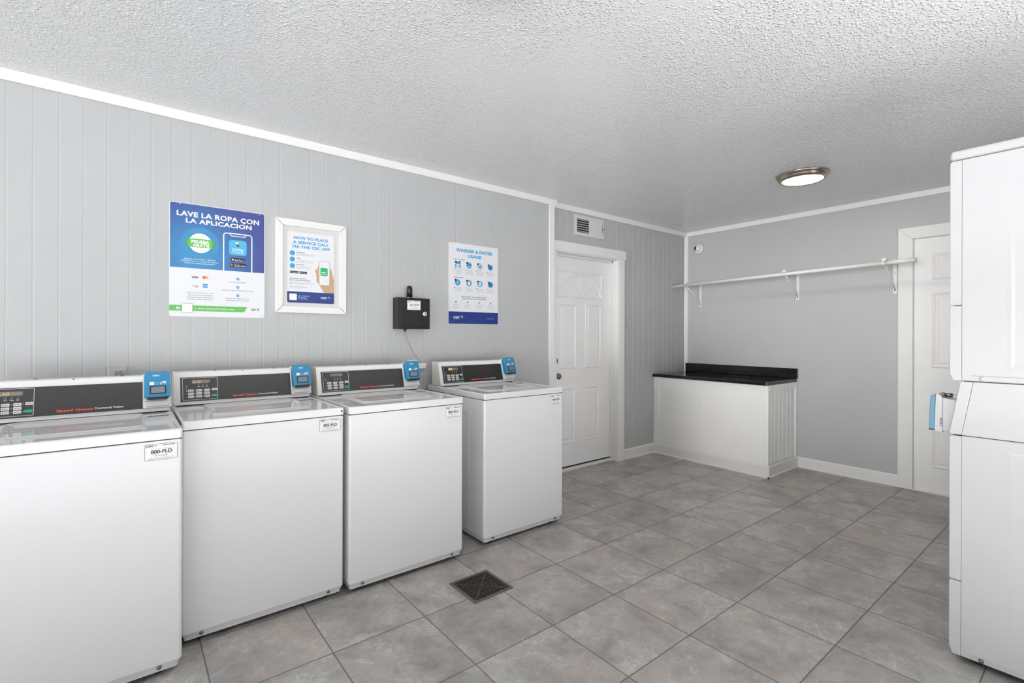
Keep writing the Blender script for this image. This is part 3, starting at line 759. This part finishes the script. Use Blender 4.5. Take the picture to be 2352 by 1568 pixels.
# washer & dryer usage poster
def board(W, Hh, r, m):
    p = Print(); o = rrect(0, -Hh, W, 0, r); p.poly(o, m, 1); bm = p.bm; n = len(o)
    F = [bm.verts.new((u/1000, -.0004, v/1000)) for u, v in o]; B = [bm.verts.new((u/1000, .0024, v/1000)) for u, v in o]
    for k in range(n): f = bm.faces.new([F[k], F[(k+1) % n], B[(k+1) % n], B[k]]); f.material_index = 0
    return p
p = board(455, 606, 8, PAPER)
p.text('WASHER & DRYER', 231.5, -62.5, 25, 340, TITLEB, 2, 'C', bold=.045); p.text('USAGE', 231, -101, 24, 127, TITLEB, 2, 'C', bold=.045)
p.text('HOW TO WASH', 42, -126, 6.5, 97, INK, 2, bold=.03); p.text('HOW TO DRY', 42.5, -261.5, 6.5, 84, INK, 2, bold=.03)
def badge(u, v, kind):
    r = 24
    if kind == 'm':
        p.rect(u-20, v+22, u+22, v+2, SKYB, 2); p.rr(u-24, v+2, u-13, v-28, 4, SKYB, 3); p.rr(u+13, v+2, u+24, v-28, 4, SKYB, 3); p.rect(u-10, v-6, u+10, v-24, mat('print_pale_grey', '#c4cdd6', .5), 2); p.rect(u+12, v+24, u+25, v+14, SHAD, 3)
    else:
        p.circ(u, v, r, SKYB, 2)
        if kind == 'a': p.rect(u-15, v-3, u+15, v-15, RBLUE2, 3); p.rect(u-14, v+4, u+14, v-2, SHAD, 3)
        if kind == 'h': p.circ(u, v, r-5, PAPER, 3); p.circ(u, v-1, 8, SHAD, 4, 16)
        if kind == 'w': p.rr(u-16, v+8, u+16, v-9, 7, SHAD, 3); p.rr(u-11, v+4, u+11, v-5, 4, AMEX, 4)
        if kind == 's': p.poly([(u-14, v-8), (u+7, v+15), (u+14, v+8), (u-7, v-15)], RBLUE2, 3)
        if kind == 'c': p.poly([(u-12, v+13), (u+8, v+13), (u+8, v-2), (u+16, v-12), (u-2, v-16), (u-12, v-4)], PAPER, 3)
        if kind == 'p': p.rr(u-11, v+17, u+11, v-18, 3, PAPER, 3); p.rect(u-2, v+6, u+2, v-6, ORANGE, 4)
    p.circ(u-19, v+17, 8, SHAD, 5, 18)
for u, k in zip((79, 180, 281, 380), 'mahw'): badge(u, -160, k)
for u, k in zip((78, 180, 281, 382), 'scpw'): badge(u, -295.5, k)
for u in (84, 182, 281, 381):
    for v, h, w in ((-198, 4, 5), (-334, 3, 3)):
        p.rect(u-38, v+2, u-25, v-1.5, INK, 2); p.lines(u-22, v, u+38, v, 1, INKL, 1.6, 2, jag=.2)
        p.lines(u-40, v-8, u+40, v-8-(h-1)*7.5, h, INKL, 1.5, 2, True, .4)
p.text('HELP US KEEP THE LAUNDRY ROOM', 225, -403.5, 7, 226, INK, 2, 'C', bold=.025); p.text('& MACHINES IN GOOD CONDITION', 225, -418, 7, 217, INK, 2, 'C', bold=.025)
for u in (63, 166, 273, 384):
    p.circ(u, -441.7, 7, LEAF, 2, 18); p.circ(u, -441.7, 3, SHAD, 3, 12); p.lines(u-36, -460, u+36, -485, 4, INKL, 1.5, 2, True, .4)
p.poly([(0, -515)]+[q for q in rrect(0, -606, 455, -515, 8) if q[1] < -540]+[(455, -515)], NAVY, 2)
csc(p, 41.5, -566, 54, 15.5, WHITE, 3); p.bird(115, -556, 13, RBLUE2, SKYB, ICON, 3); p.lines(42, -571, 92, -571, 1, RBLUE2, 1.6, 3, jag=0); p.text('cscsw.com', 351, -565, 6.2, 65, RBLUE2, 3, bold=.02)
for u, v in ((38, -9.7), (428, -10.4), (40, -594), (415, -597)): p.rect(u-4, v, u+4, v-1.5, INKL, 3)
poster_root('usage_poster', 'white washer and dryer usage poster with navy footer, right of the black lock box', p, 1.873, 1.952)

# framed notice
fr = thing('notice_frame', 'white mitred wooden frame with backing board screwed to the grey wall', 'frame', (.687, Y0, 1.392))
W, Hf, fw = .418, .562, .042
def rail(a, c, d, e, name='rail'):
    b = MB(); b.prism([a, c, d, e], 'y', -.020, -.001, TRIM, .0015, 1); return b.build(name, fr)
g = .0012
rail((0+g, 0), (W-g, 0), (W-fw-g, fw-g), (fw+g, fw-g)); rail((0+g, Hf), (fw+g, Hf-fw+g), (W-fw-g, Hf-fw+g), (W-g, Hf))
rail((0, g), (fw-g, fw+g), (fw-g, Hf-fw-g), (0, Hf-g)); rail((W, g), (W, Hf-g), (W-fw+g, Hf-fw-g), (W-fw+g, fw+g))
b = MB(); b.box(.02, W-.02, -.009, -.0005, .02, Hf-.02, BOARD); b.build('backing_board', fr)
p = board(276, 427, 9, PAPER)
for s_, v, u0, w, h in (('HOW TO PLACE', -43, 35, 203, 17.5), ('A SERVICE CALL', -69.5, 30, 214, 17.5), ('VIA THE CSC APP', -96, 24, 227, 17.5)): p.text(s_, u0, v, h, w, TITLEB, 2, bold=.04)
for v in (-128.8, -166.7, -205.8): p.circ(28.5, v, 15.2, SKYB, 2, 30)
for v, s_, w in ((-126, 'DOWNLOAD', 49), (-160.5, 'TO USE', 23), (-198.5, 'GET STARTED', 47)): p.text(s_, 50, v, 5, w, INK, 2, bold=.03)
p.lines(50, -133, 166, -139, 2, INKL, 1.8, 2); p.lines(50, -169, 156, -182, 3, INKL, 1.3, 2, jag=.15); p.lines(50, -207, 155, -220, 3, INKL, 1.3, 2, jag=.3)
p.rr(14, -237, 63.5, -251, 2, BLACK, 2); p.rr(69, -237, 112.8, -251, 2, BLACK, 2)
p.text('Google Play', 27, -247, 4.6, 34, WHITE, 3, bold=.01); p.text('App Store', 80, -247, 4.6, 30, WHITE, 3, bold=.01); p.poly([(17.5, -240), (23.5, -244), (17.5, -248)], WHITE, 3); p.circ(74.5, -244, 2.8, WHITE, 3, 12)
p.text('ADDITIONAL WAYS TO', 14, -283.5, 5, 95, INK, 2, bold=.03); p.text('PLACE A SERVICE REQUEST:', 14, -294, 5, 119, INK, 2, bold=.03)
for v in (-308.9, -332.7): p.circ(20.4, v, 6.2, LEAF, 2, 20); p.circ(20.4, v, 4.4, PAPER, 3, 20); p.stroke([(17.8, v), (19.8, v-2.2), (23.5, v+2.6)], 1.4, INK, 4)
p.text('Call the Customer Support Center', 32.5, -309.5, 4.4, 125, INK, 2); p.text('Visit the CSC Website', 32.5, -333.5, 4.4, 81, INK, 2)
p.lines(33, -315, 90, -315, 1, INKL, 1.3, 2); p.lines(33, -339.5, 92, -339.5, 1, INKL, 1.3, 2)
p.poly([(178, -194), (184, -198), (186, -312), (168, -289), (168, -275), (173, -268), (166, -258), (168, -245), (163, -236), (160, -226), (164, -216), (174, -219)], SKINP, 2)
p.poly([(251, -207), (258, -206.5), (268, -249), (275.5, -278), (275.5, -360), (214, -360), (186, -312), (236, -312), (249, -276)], SKINP, 2)
p.rr(183, -163, 249, -314, 8, INKL, 3); p.rr(185, -165, 247, -312, 7, PAPER, 4)
p.rr(192, -204.5, 236, -254, 6, mat('print_app_green', '#31b06b', .45), 5); p.lines(198, -234, 230, -234, 1, WHITE, 5, 6, jag=.05); p.lines(198, -243, 230, -243, 1, WHITE, 3, 6, jag=.05)
p.poly([(0, -360)]+[q for q in rrect(0, -427, 276, -360, 9) if q[1] < -385]+[(276, -360)], NAVY, 2)
p.rr(12, -374, 54, -412.5, 1.5, WHITE, 3)
p.text('GET STARTED', 60, -389, 6.4, 68, RBLUE2, 3, bold=.02); p.text('Scan QR Code', 60, -399, 5, 50, WHITE, 3, bold=.02); p.lines(60, -405.5, 115, -405.5, 1, RBLUE2, 1.6, 3, jag=0)
csc(p, 195, -397, 39, 11, WHITE, 3); p.bird(246, -390, 8, RBLUE2, SKYB, ICON, 3)
o = p.build('service_call_poster', loc=(.753, Y0-.0119, 1.881)); tag(o, 'service call poster with hand holding phone, mounted inside the white wooden frame', 'poster')

# ================================================================== LOCK BOX, OUTLETS
lb = thing('lock_box', 'black metal lock box with antenna, between the framed notice and usage poster', 'lock box', (1.432, Y0, 1.302))
BK = mat('black_powder_coat', '#161618', .45)
b = MB(); b.box(0, .246, -.073, -.0005, 0, .213, BK, .003, 2); b.build('box_body', lb)
b = MB(); b.box(.014, .232, -.079, -.071, .014, .203, BK, .003, 2); b.build('box_door', lb)
b = MB(); b.lathe([(0, 0), (.0165, 0), (.0165, .003), (.012, .006), (0, .006)], mat('bright_lock', '#d9d6cc', .3, metal=.6), (.204, -.079, .105), (0, -1, 0), 24); b.box(.2025, .2055, -.0862, -.084, .099, .111, INK); b.build('cam_lock', lb)
b = MB(); b.lathe([(.0185, 0), (.0185, .012)], mat('brass_nut', '#8d7f66', .35, metal=1), (.107, -.036, .213), (0, 0, 1), 6, False); b.lathe([(0, .006), (.0195, .006), (.0195, .060), (.017, .078), (.010, .084), (0, .085)], BK, (.107, -.036, .213), (0, 0, 1), 28); b.build('antenna', lb)
p = Print(); p.rect(0, 0, 100, -64, WHITE, 1); csc(p, 5, -11.5, 24, 6.6, INK, 2)
for k in range(24): p.rect(50+1.85*k, -9, 50+1.85*k+random.choice((.8, 1.2)), -5, INK, 2)
p.text('267-HWP', 55, -36, 13, 72, INK, 2, 'C', bold=.02); p.lines(25, -42, 80, -42, 1, INKL, 1.1, 2, jag=.1); p.lines(38, -47, 72, -47, 1, INK, 1.3, 2, jag=0); p.lines(8, -55, 92, -59, 2, INKL, 1, 2, jag=.05)
o = p.build('number_sticker', lb, loc=(.069, -.0794, .195)); o['label'] = 'white number sticker reading 267-HWP'
b = MB(); b.lathe([(0, 0), (.014, 0), (.012, .006), (.005, .008), (.004, .02), (0, .02)], BLACK, (.075, -.035, 0), (0, 0, -1), 16); b.build('cable_gland', lb)
pts = [(.075, -.035, -.015), (.078, -.03, -.03), (.10, -.022, -.075), (.135, -.018, -.14), (.170, -.020, -.195), (.195, -.024, -.222), (.203, -.026, -.233)]
b = MB(); b.tube(pts, .0017, mat('grey_cable', '#86868a', .5), 8); b.build('cable', lb)
ADP = mat('white_adapter', '#dcdad6', .4)
ol = thing('power_outlet', 'white wall outlet with plugged-in adapter behind the third washer', 'outlet', (1.540, Y0, .968))
b = MB(); b.prism(rrect(0, 0, .075, .118, .006), 'y', -.006, 0, ADP, .002, 1); b.build('cover_plate', ol)
b = MB(); b.box(.066, .128, -.046, -.0015, .056, .096, ADP, .005, 2); b.build('adapter', ol)
def plate(name, label, x, z, w, h, plug=False, toggle=False, y=Y0):
    o_ = thing(name, label, 'switch' if toggle else 'outlet', (x, y, z))
    b = MB(); b.prism(rrect(0, 0, w, h, .005), 'y', -.006, 0, WALL, .002, 1); b.build('cover_plate', o_)
    if plug:
        b = MB(); b.prism(rrect(w*.28, h*.56, w*.72, h*.86, .008), 'y', -.009, -.004, WALL, .001, 1); b.build('socket', o_)
        b = MB(); b.box(w*.3, w*.7, -.034, -.008, h*.60, h*.82, mat('grey_plug', '#8d8f93', .5), .004, 2); b.build('plug', o_)
    if toggle: b = MB(); b.box(w*.43, w*.57, -.016, -.005, h*.44, h*.58, WALL, .002, 1); b.build('toggle', o_)
    return o_
plate('power_outlet', 'grey-painted outlet plate with a grey plug above the leftmost washer', -.067, .982, .072, .116, True)
plate('power_outlet', 'grey-painted wall plate half hidden behind the card reader of the second washer', .746, .982, .086, .116, True)
plate('light_switch', 'grey-painted switch plate on the panelled wall right of the white door', 4.004, 1.324, .070, .118, False, True, Y1)

# ================================================================== VENT, CAMERA
vt = thing('air_vent', 'white air register high on the wall above the fanlight door', 'vent', (3.228, Y1, 2.188))
VM = mat('register_white', '#d3d3d1', .4)
b = MB(); w_, h_ = .408, .190
for x0, x1, z0, z1 in ((0, .038, 0, h_), (.204, w_, 0, h_), (.038, .204, 0, .031), (.038, .204, .158, h_)): b.box(x0, x1, -.010, -.001, z0, z1, VM)
b.prism([(0, 0), (w_, 0), (w_-.010, .010), (.010, .010)], 'y', -.013, -.008, VM); b.prism([(0, h_), (w_, h_), (w_-.010, h_-.010), (.010, h_-.010)], 'y', -.013, -.008, VM)
b.build('register_frame', vt)
b = MB(); b.box(.03, .212, -.003, -.001, .025, .165, HOLE); b.build('duct_opening', vt)
for k in range(6):
    b = MB(); z = .036+.0215*k; b.prism([(-.010, z), (-.003, z+.0125), (-.0022, z+.012), (-.0092, z-.0005)], 'x', .036, .206, mat('louver_grey', '#a9aaa8', .45)); b.build('louver', vt)
b = MB(); b.box(.385, .389, -.0108, -.009, .055, .135, INK); b.box(.388, .402, -.022, -.009, .092, .097, INK); b.build('damper_lever', vt)
b = MB(); b.lathe([(0, 0), (.004, 0), (.003, .002), (0, .002)], INK, (.018, -.010, .1), (0, -1, 0), 10); b.build('screw', vt)

cm = thing('security_camera', 'small white turret security camera in the upper corner above the rod', 'camera', (X1, 2.995, 2.238))
b = MB(); b.lathe([(0, 0), (.054, 0), (.054, .012), (.046, .022), (.030, .026), (0, .026)], PLAST, (0, 0, 0), (-1, 0, 0), 36); b.build('mounting_base', cm)
aim = Vector((-.78, .50, .10)).normalized()
b = MB(); c0 = Vector((-.030, 0, 0))
b.lathe([(.036*math.sin(PI*k/16), -.036*math.cos(PI*k/16)) for k in range(11)]+[(.031, .022), (.029, .028), (.025, .030), (0, .030)], PLAST, c0, tuple(aim), 32); b.build('camera_housing', cm)
b = MB(); b.lathe([(0, .0295), (.0235, .0295), (.0225, .033), (.012, .0335), (0, .035)], BLACK, c0, tuple(aim), 28); o = b.build('lens', cm); o['label'] = 'black round lens face'

# ================================================================== ROD AND BRACKETS
rx, ry0, rz0, ry1, rz1 = 4.800, Y1-.001, 1.807, 1.011, 1.856
def rz(y): return rz0+(rz1-rz0)*(ry0-y)/(ry0-ry1)
rod = thing('hanging_rod', 'long white telescopic clothes rod running along the right wall', 'rod', (rx, ry0, rz0))
def rl(y): return (0, y-ry0, rz(y)-rz0)
b = MB(); b.cyl(rl(ry0), rl(1.19), .0158, TRIM, 24); b.build('inner_tube', rod)
b = MB(); b.cyl(rl(1.235), rl(1.205), .0165, TRIM, 24, .0188); b.cyl(rl(1.205), rl(ry1), .0188, TRIM, 24); b.build('outer_tube', rod)
b = MB(); b.cyl(rl(ry1+.001), rl(ry1-.004), .0195, PLASTG, 24); b.build('end_cap', rod)
def bracket(y, label):
    za = rz(y)+.0165
    o_ = thing('rod_bracket', label, 'bracket', (X1, y, za), 0, 'white brackets holding the hanging rod')
    w = .013; dx = rx-X1
    b = MB(); b.box(-.004, .0006, -w, w, -.245, .010, TRIM, .001, 1)
    b.box(-.006, -.003, -.004, .004, -.226, -.218, INK); b.box(-.006, -.003, -.004, .004, -.08, -.074, INKL); b.build('wall_leg', o_)
    b = MB(); b.box(dx-.030, 0, -w*.8, w*.8, .0015, .0055, TRIM); b.box(dx-.034, dx-.028, -w, w, -.004, .020, TRIM, .001, 1); b.box(dx-.03, 0, -.0015, .0015, -.008, .003, TRIM); b.build('arm', o_)
    b = MB(); b.tube([(dx+.014, 0, -.036), (-.10, 0, -.135), (-.003, 0, -.215)], .0045, TRIM, 8); b.build('brace', o_)
    b = MB(); pts = [(dx+.0205*math.cos(math.radians(a)), 0, -.0165+.0205*math.sin(math.radians(a))) for a in range(60, -190, -20)]; b.tube(pts, .003, TRIM, 8); b.build('hook', o_)
bracket(2.978, 'white rod bracket in the corner beside the panelled wall, leftmost of three')
bracket(1.962, 'white rod bracket at the middle of the hanging rod')
bracket(1.205, 'white rod bracket beside the right door casing, at the rod joint')

# ================================================================== CABINET
CX, CY = 4.460, 1.965
cb = thing('base_cabinet', 'white built-in base cabinet in the far corner under the black countertop', 'cabinet', (CX, CY, 0))
dx, dy = X1-CX, Y1-CY
b = MB(); b.box(.010, dx-.001, .010, dy-.001, 0, .816, CABP); b.build('carcass', cb)
b = MB(); b.box(.002, .012, .030, dy-.0015, .1, .816, CABP); b.build('front_panel', cb)
b = MB()
pr = [(.0, .012)]; 
pts = []
for u, d in grooved(.030, dx-.035, .060, .082, .012, .005): pts.append((u, .004+d))
b.prism(pts+[(dx-.035, .012), (.030, .012)], 'z', .09, .79, CABP); b.build('beadboard_side', cb)
b = MB(); b.box(-.004, .012, -.004, .034, .0, .818, CABP, .002, 1); b.build('corner_stile', cb)
b = MB(); b.box(-.003, .012, dy-.062, dy-.0015, .0, .818, CABP, .002, 1); b.build('left_stile', cb)
b = MB(); b.box(.034, dx-.001, -.004, .012, .770, .818, CABP, .002, 1); b.build('top_rail', cb)
b = MB(); b.box(dx-.045, dx-.001, -.005, .012, .0, .818, CABP, .002, 1); b.build('back_stile', cb)
b = MB(); b.prism([(-.004, 0), (-.018, 0), (-.018, .012), (-.012, .018), (-.012, .097), (-.004, .108)], 'y', -.018, dy-.0015, TRIM)
b.prism([(-.004, 0), (-.018, 0), (-.018, .012), (-.012, .018), (-.012, .097), (-.004, .108)], 'x', -.018, dx-.016, TRIM); b.build('base_trim', cb)
b = MB(); b.lathe([(0, 0), (.006, 0), (.004, .002), (0, .003)], mat('filled_hole', '#b9b7b4', .5), (.002, .65, .575), (-1, 0, 0), 12); b.build('screw', cb)
def granite():
    m = mat('black_granite', '#0d0d0e', .12, spec=.5); t = NT(m)
    g = t.new('ShaderNodeNewGeometry')
    v = t.new('ShaderNodeTexVoronoi', Scale=300.0); t.link(g.outputs['Position'], v.inputs['Vector'])
    n = t.new('ShaderNodeTexNoise', Scale=60.0, Detail=4.0); t.link(g.outputs['Position'], n.inputs['Vector'])
    f = t.math('MULTIPLY', t.math('LESS_THAN', v.outputs['Distance'], .26), t.math('GREATER_THAN', n.outputs[0], .50))
    wn = t.new('ShaderNodeSeparateColor'); t.link(v.outputs['Color'], wn.inputs[0])
    sp = t.math('MULTIPLY', f, t.math('POWER', wn.outputs[0], 2.0))
    base = t.ramp(n.outputs[0], [(.35, lin('#070708')), (.7, lin('#1d1d1e'))])
    t.link(t.mix(sp, base, lin('#a9a7a2')), t.b.inputs['Base Color']); return m
GR = granite()
ct = thing('countertop', 'black speckled granite countertop with backsplash on the white corner cabinet', 'countertop', (CX, CY, .818))
b = MB(); b.box(-.022, dx-.001, .002, dy-.001, 0, .032, GR, .006, 3); b.build('slab', ct)
b = MB(); b.box(dx-.022, dx-.001, -.008, dy-.001, .033, .128, GR, .003, 2); b.build('backsplash', ct)

# ================================================================== CEILING LIGHTS
EM = mat('lit_diffuser', '#fff8ee', .5, emit='#fff1e0', estr=30)
def clight(label, x, y):
    o_ = thing('ceiling_light', label, 'ceiling light', (x, y, HC), 0, 'round ceiling lights')
    b = MB(); b.lathe([(.150, 0), (.171, 0), (.173, -.008), (.169, -.014), (.163, -.016), (.161, -.030), (.152, -.041), (.138, -.045), (.132, -.042), (.130, -.032)], NICKEL, (0, 0, 0), (0, 0, 1), 64); b.build('nickel_ring', o_)
    b = MB(); b.lathe([(.132, -.033), (.129, -.040), (.08, -.044), (0, -.045)], EM, (0, 0, 0), (0, 0, 1), 64); q = b.build('diffuser', o_); q['label'] = 'glowing white diffuser'
clight('round nickel ceiling light glowing near the far corner', 3.880, 1.470)
clight('round ceiling light at the top edge of the photo above the washers', .886, 1.208)

# ================================================================== FLOOR DRAIN
fd = thing('floor_drain', 'square dark cast-iron drain grate set in the grey floor tiles', 'drain', (1.403, 2.012, 0))
IRON = mat('dark_cast_iron', '#4a4744', .55, metal=.4); IRONF = mat('worn_iron_rim', '#68635e', .6, metal=.2)
q = .116
b = MB(); b.box(-q+.004, q-.004, -q+.004, q-.004, .0002, .0012, HOLE); b.build('sump', fd)
b = MB()
for x0, x1, y0, y1 in ((-q, q, -q, -q+.014), (-q, q, q-.014, q), (-q, -q+.014, -q+.014, q-.014), (q-.014, q, -q+.014, q-.014)): b.box(x0, x1, y0, y1, .0002, .0045, IRONF, .001, 1)
b.build('drain_rim', fd)
b = MB(); z0, z1 = .0006, .0040
for a in (45, 135):
    c, s_ = math.cos(math.radians(a)), math.sin(math.radians(a)); L = .142; w = .005
    b.prism([(c*L-s_*w, s_*L+c*w), (-c*L-s_*w, -s_*L+c*w), (-c*L+s_*w, -s_*L-c*w), (c*L+s_*w, s_*L-c*w)], 'z', z0, z1-(.0012 if a == 45 else .0013), IRON)
for r in (.030, .062):
    for sgn in (1, -1):
        b.box(-r-.004, r+.004, sgn*r-.003, sgn*r+.003, z0, z1-.0018, IRON); b.box(sgn*r-.003, sgn*r+.003, -r-.0041, r+.0041, z0, z1-.0019, IRON)
for k in range(-6, 7):
    o_ = k*.0152; lim = abs(o_)
    for sgn in (1, -1):
        if lim < .099:
            b.box(o_-.0034, o_+.0034, min(sgn*(lim+.006), sgn*.102), max(sgn*(lim+.006), sgn*.102), z0, z1+.0006, IRON, .001, 1)
            b.box(min(sgn*(lim+.006), sgn*.102), max(sgn*(lim+.006), sgn*.102), o_-.0034, o_+.0034, z0, z1+.0006, IRON, .001, 1)
b.lathe([(0, z1+.001), (.010, z1+.001), (.012, z0)], IRON, (0, 0, 0), (0, 0, 1), 20)
b.build('grate', fd)

# ================================================================== LIGHT, CAMERA
w = bpy.data.worlds.new('daylight'); S.world = w; w.use_nodes = True
bg = w.node_tree.nodes['Background']; wt = w.node_tree
SKY, UPLIGHT = .50, 2.8           # hazy sky above; made-up uplight below the horizon that brightens the ceiling
tc = wt.nodes.new('ShaderNodeTexCoord'); sx = wt.nodes.new('ShaderNodeSeparateXYZ'); wt.links.new(tc.outputs['Generated'], sx.inputs[0])
mr = wt.nodes.new('ShaderNodeMapRange'); mr.inputs['From Min'].default_value = -.03; mr.inputs['From Max'].default_value = .03
mr.inputs['To Min'].default_value = UPLIGHT; mr.inputs['To Max'].default_value = SKY
wt.links.new(sx.outputs[2], mr.inputs['Value']); wt.links.new(mr.outputs[0], bg.inputs[1])
bg.inputs[0].default_value = (.97, .985, 1.0, 1)
def sun(name, direction, strength, angle, color=(1, 1, 1)):
    L = bpy.data.lights.new(name, 'SUN'); L.energy = strength; L.angle = math.radians(angle); L.color = color
    o = bpy.data.objects.new(name, L); COL.objects.link(o)
    o.rotation_euler = Vector(direction).normalized().to_track_quat('-Z', 'Y').to_euler(); o.location = (-6, -4, 2); return o
sun('daylight_fill', (.97, .14, .015), 1.12, 16)  # soft level fill added so light reaches the far shelf wall
sun('daylight_fill', (.42, .90, .0), .4, 30)  # second fill added to brighten the washer wall and far door

cam = bpy.data.cameras.new('camera'); co = bpy.data.objects.new('camera', cam); COL.objects.link(co); S.camera = co
F_PX, YH, YAW, ROLL, CH = 1117.33, 768.2, .67092, -.003, 1.265
cam.sensor_width = 36; cam.sensor_fit = 'HORIZONTAL'; cam.lens = F_PX/2352*36; cam.shift_y = -(784-YH)/2352; cam.clip_start = .02
fw_ = Vector((math.sin(YAW), math.cos(YAW), 0)); R_ = Vector((math.cos(YAW), -math.sin(YAW), 0)); U_ = Vector((0, 0, 1))
Rr = R_*math.cos(ROLL)-U_*math.sin(ROLL); Ur = R_*math.sin(ROLL)+U_*math.cos(ROLL)
co.matrix_world = Matrix(((Rr.x, Ur.x, -fw_.x, 0), (Rr.y, Ur.y, -fw_.y, 0), (Rr.z, Ur.z, -fw_.z, CH), (0, 0, 0, 1)))

for n_ in ('amber_digits', 'display_window_lit', 'indicator_lit', 'display_glow'): MATS[n_].cycles.emission_sampling = 'NONE'
S.view_settings.view_transform = 'Standard'; S.view_settings.look = 'None'
S.view_settings.exposure = 0.25; S.view_settings.gamma = 1.0; S.view_settings.use_curve_mapping = False
try:
    S.cycles.max_bounces = 5; S.cycles.diffuse_bounces = 4; S.cycles.glossy_bounces = 2; S.cycles.use_denoising = True
    S.cycles.use_adaptive_sampling = True; S.cycles.adaptive_threshold = .08; S.cycles.adaptive_min_samples = 10
    S.cycles.sample_clamp_indirect = 6
except Exception: pass
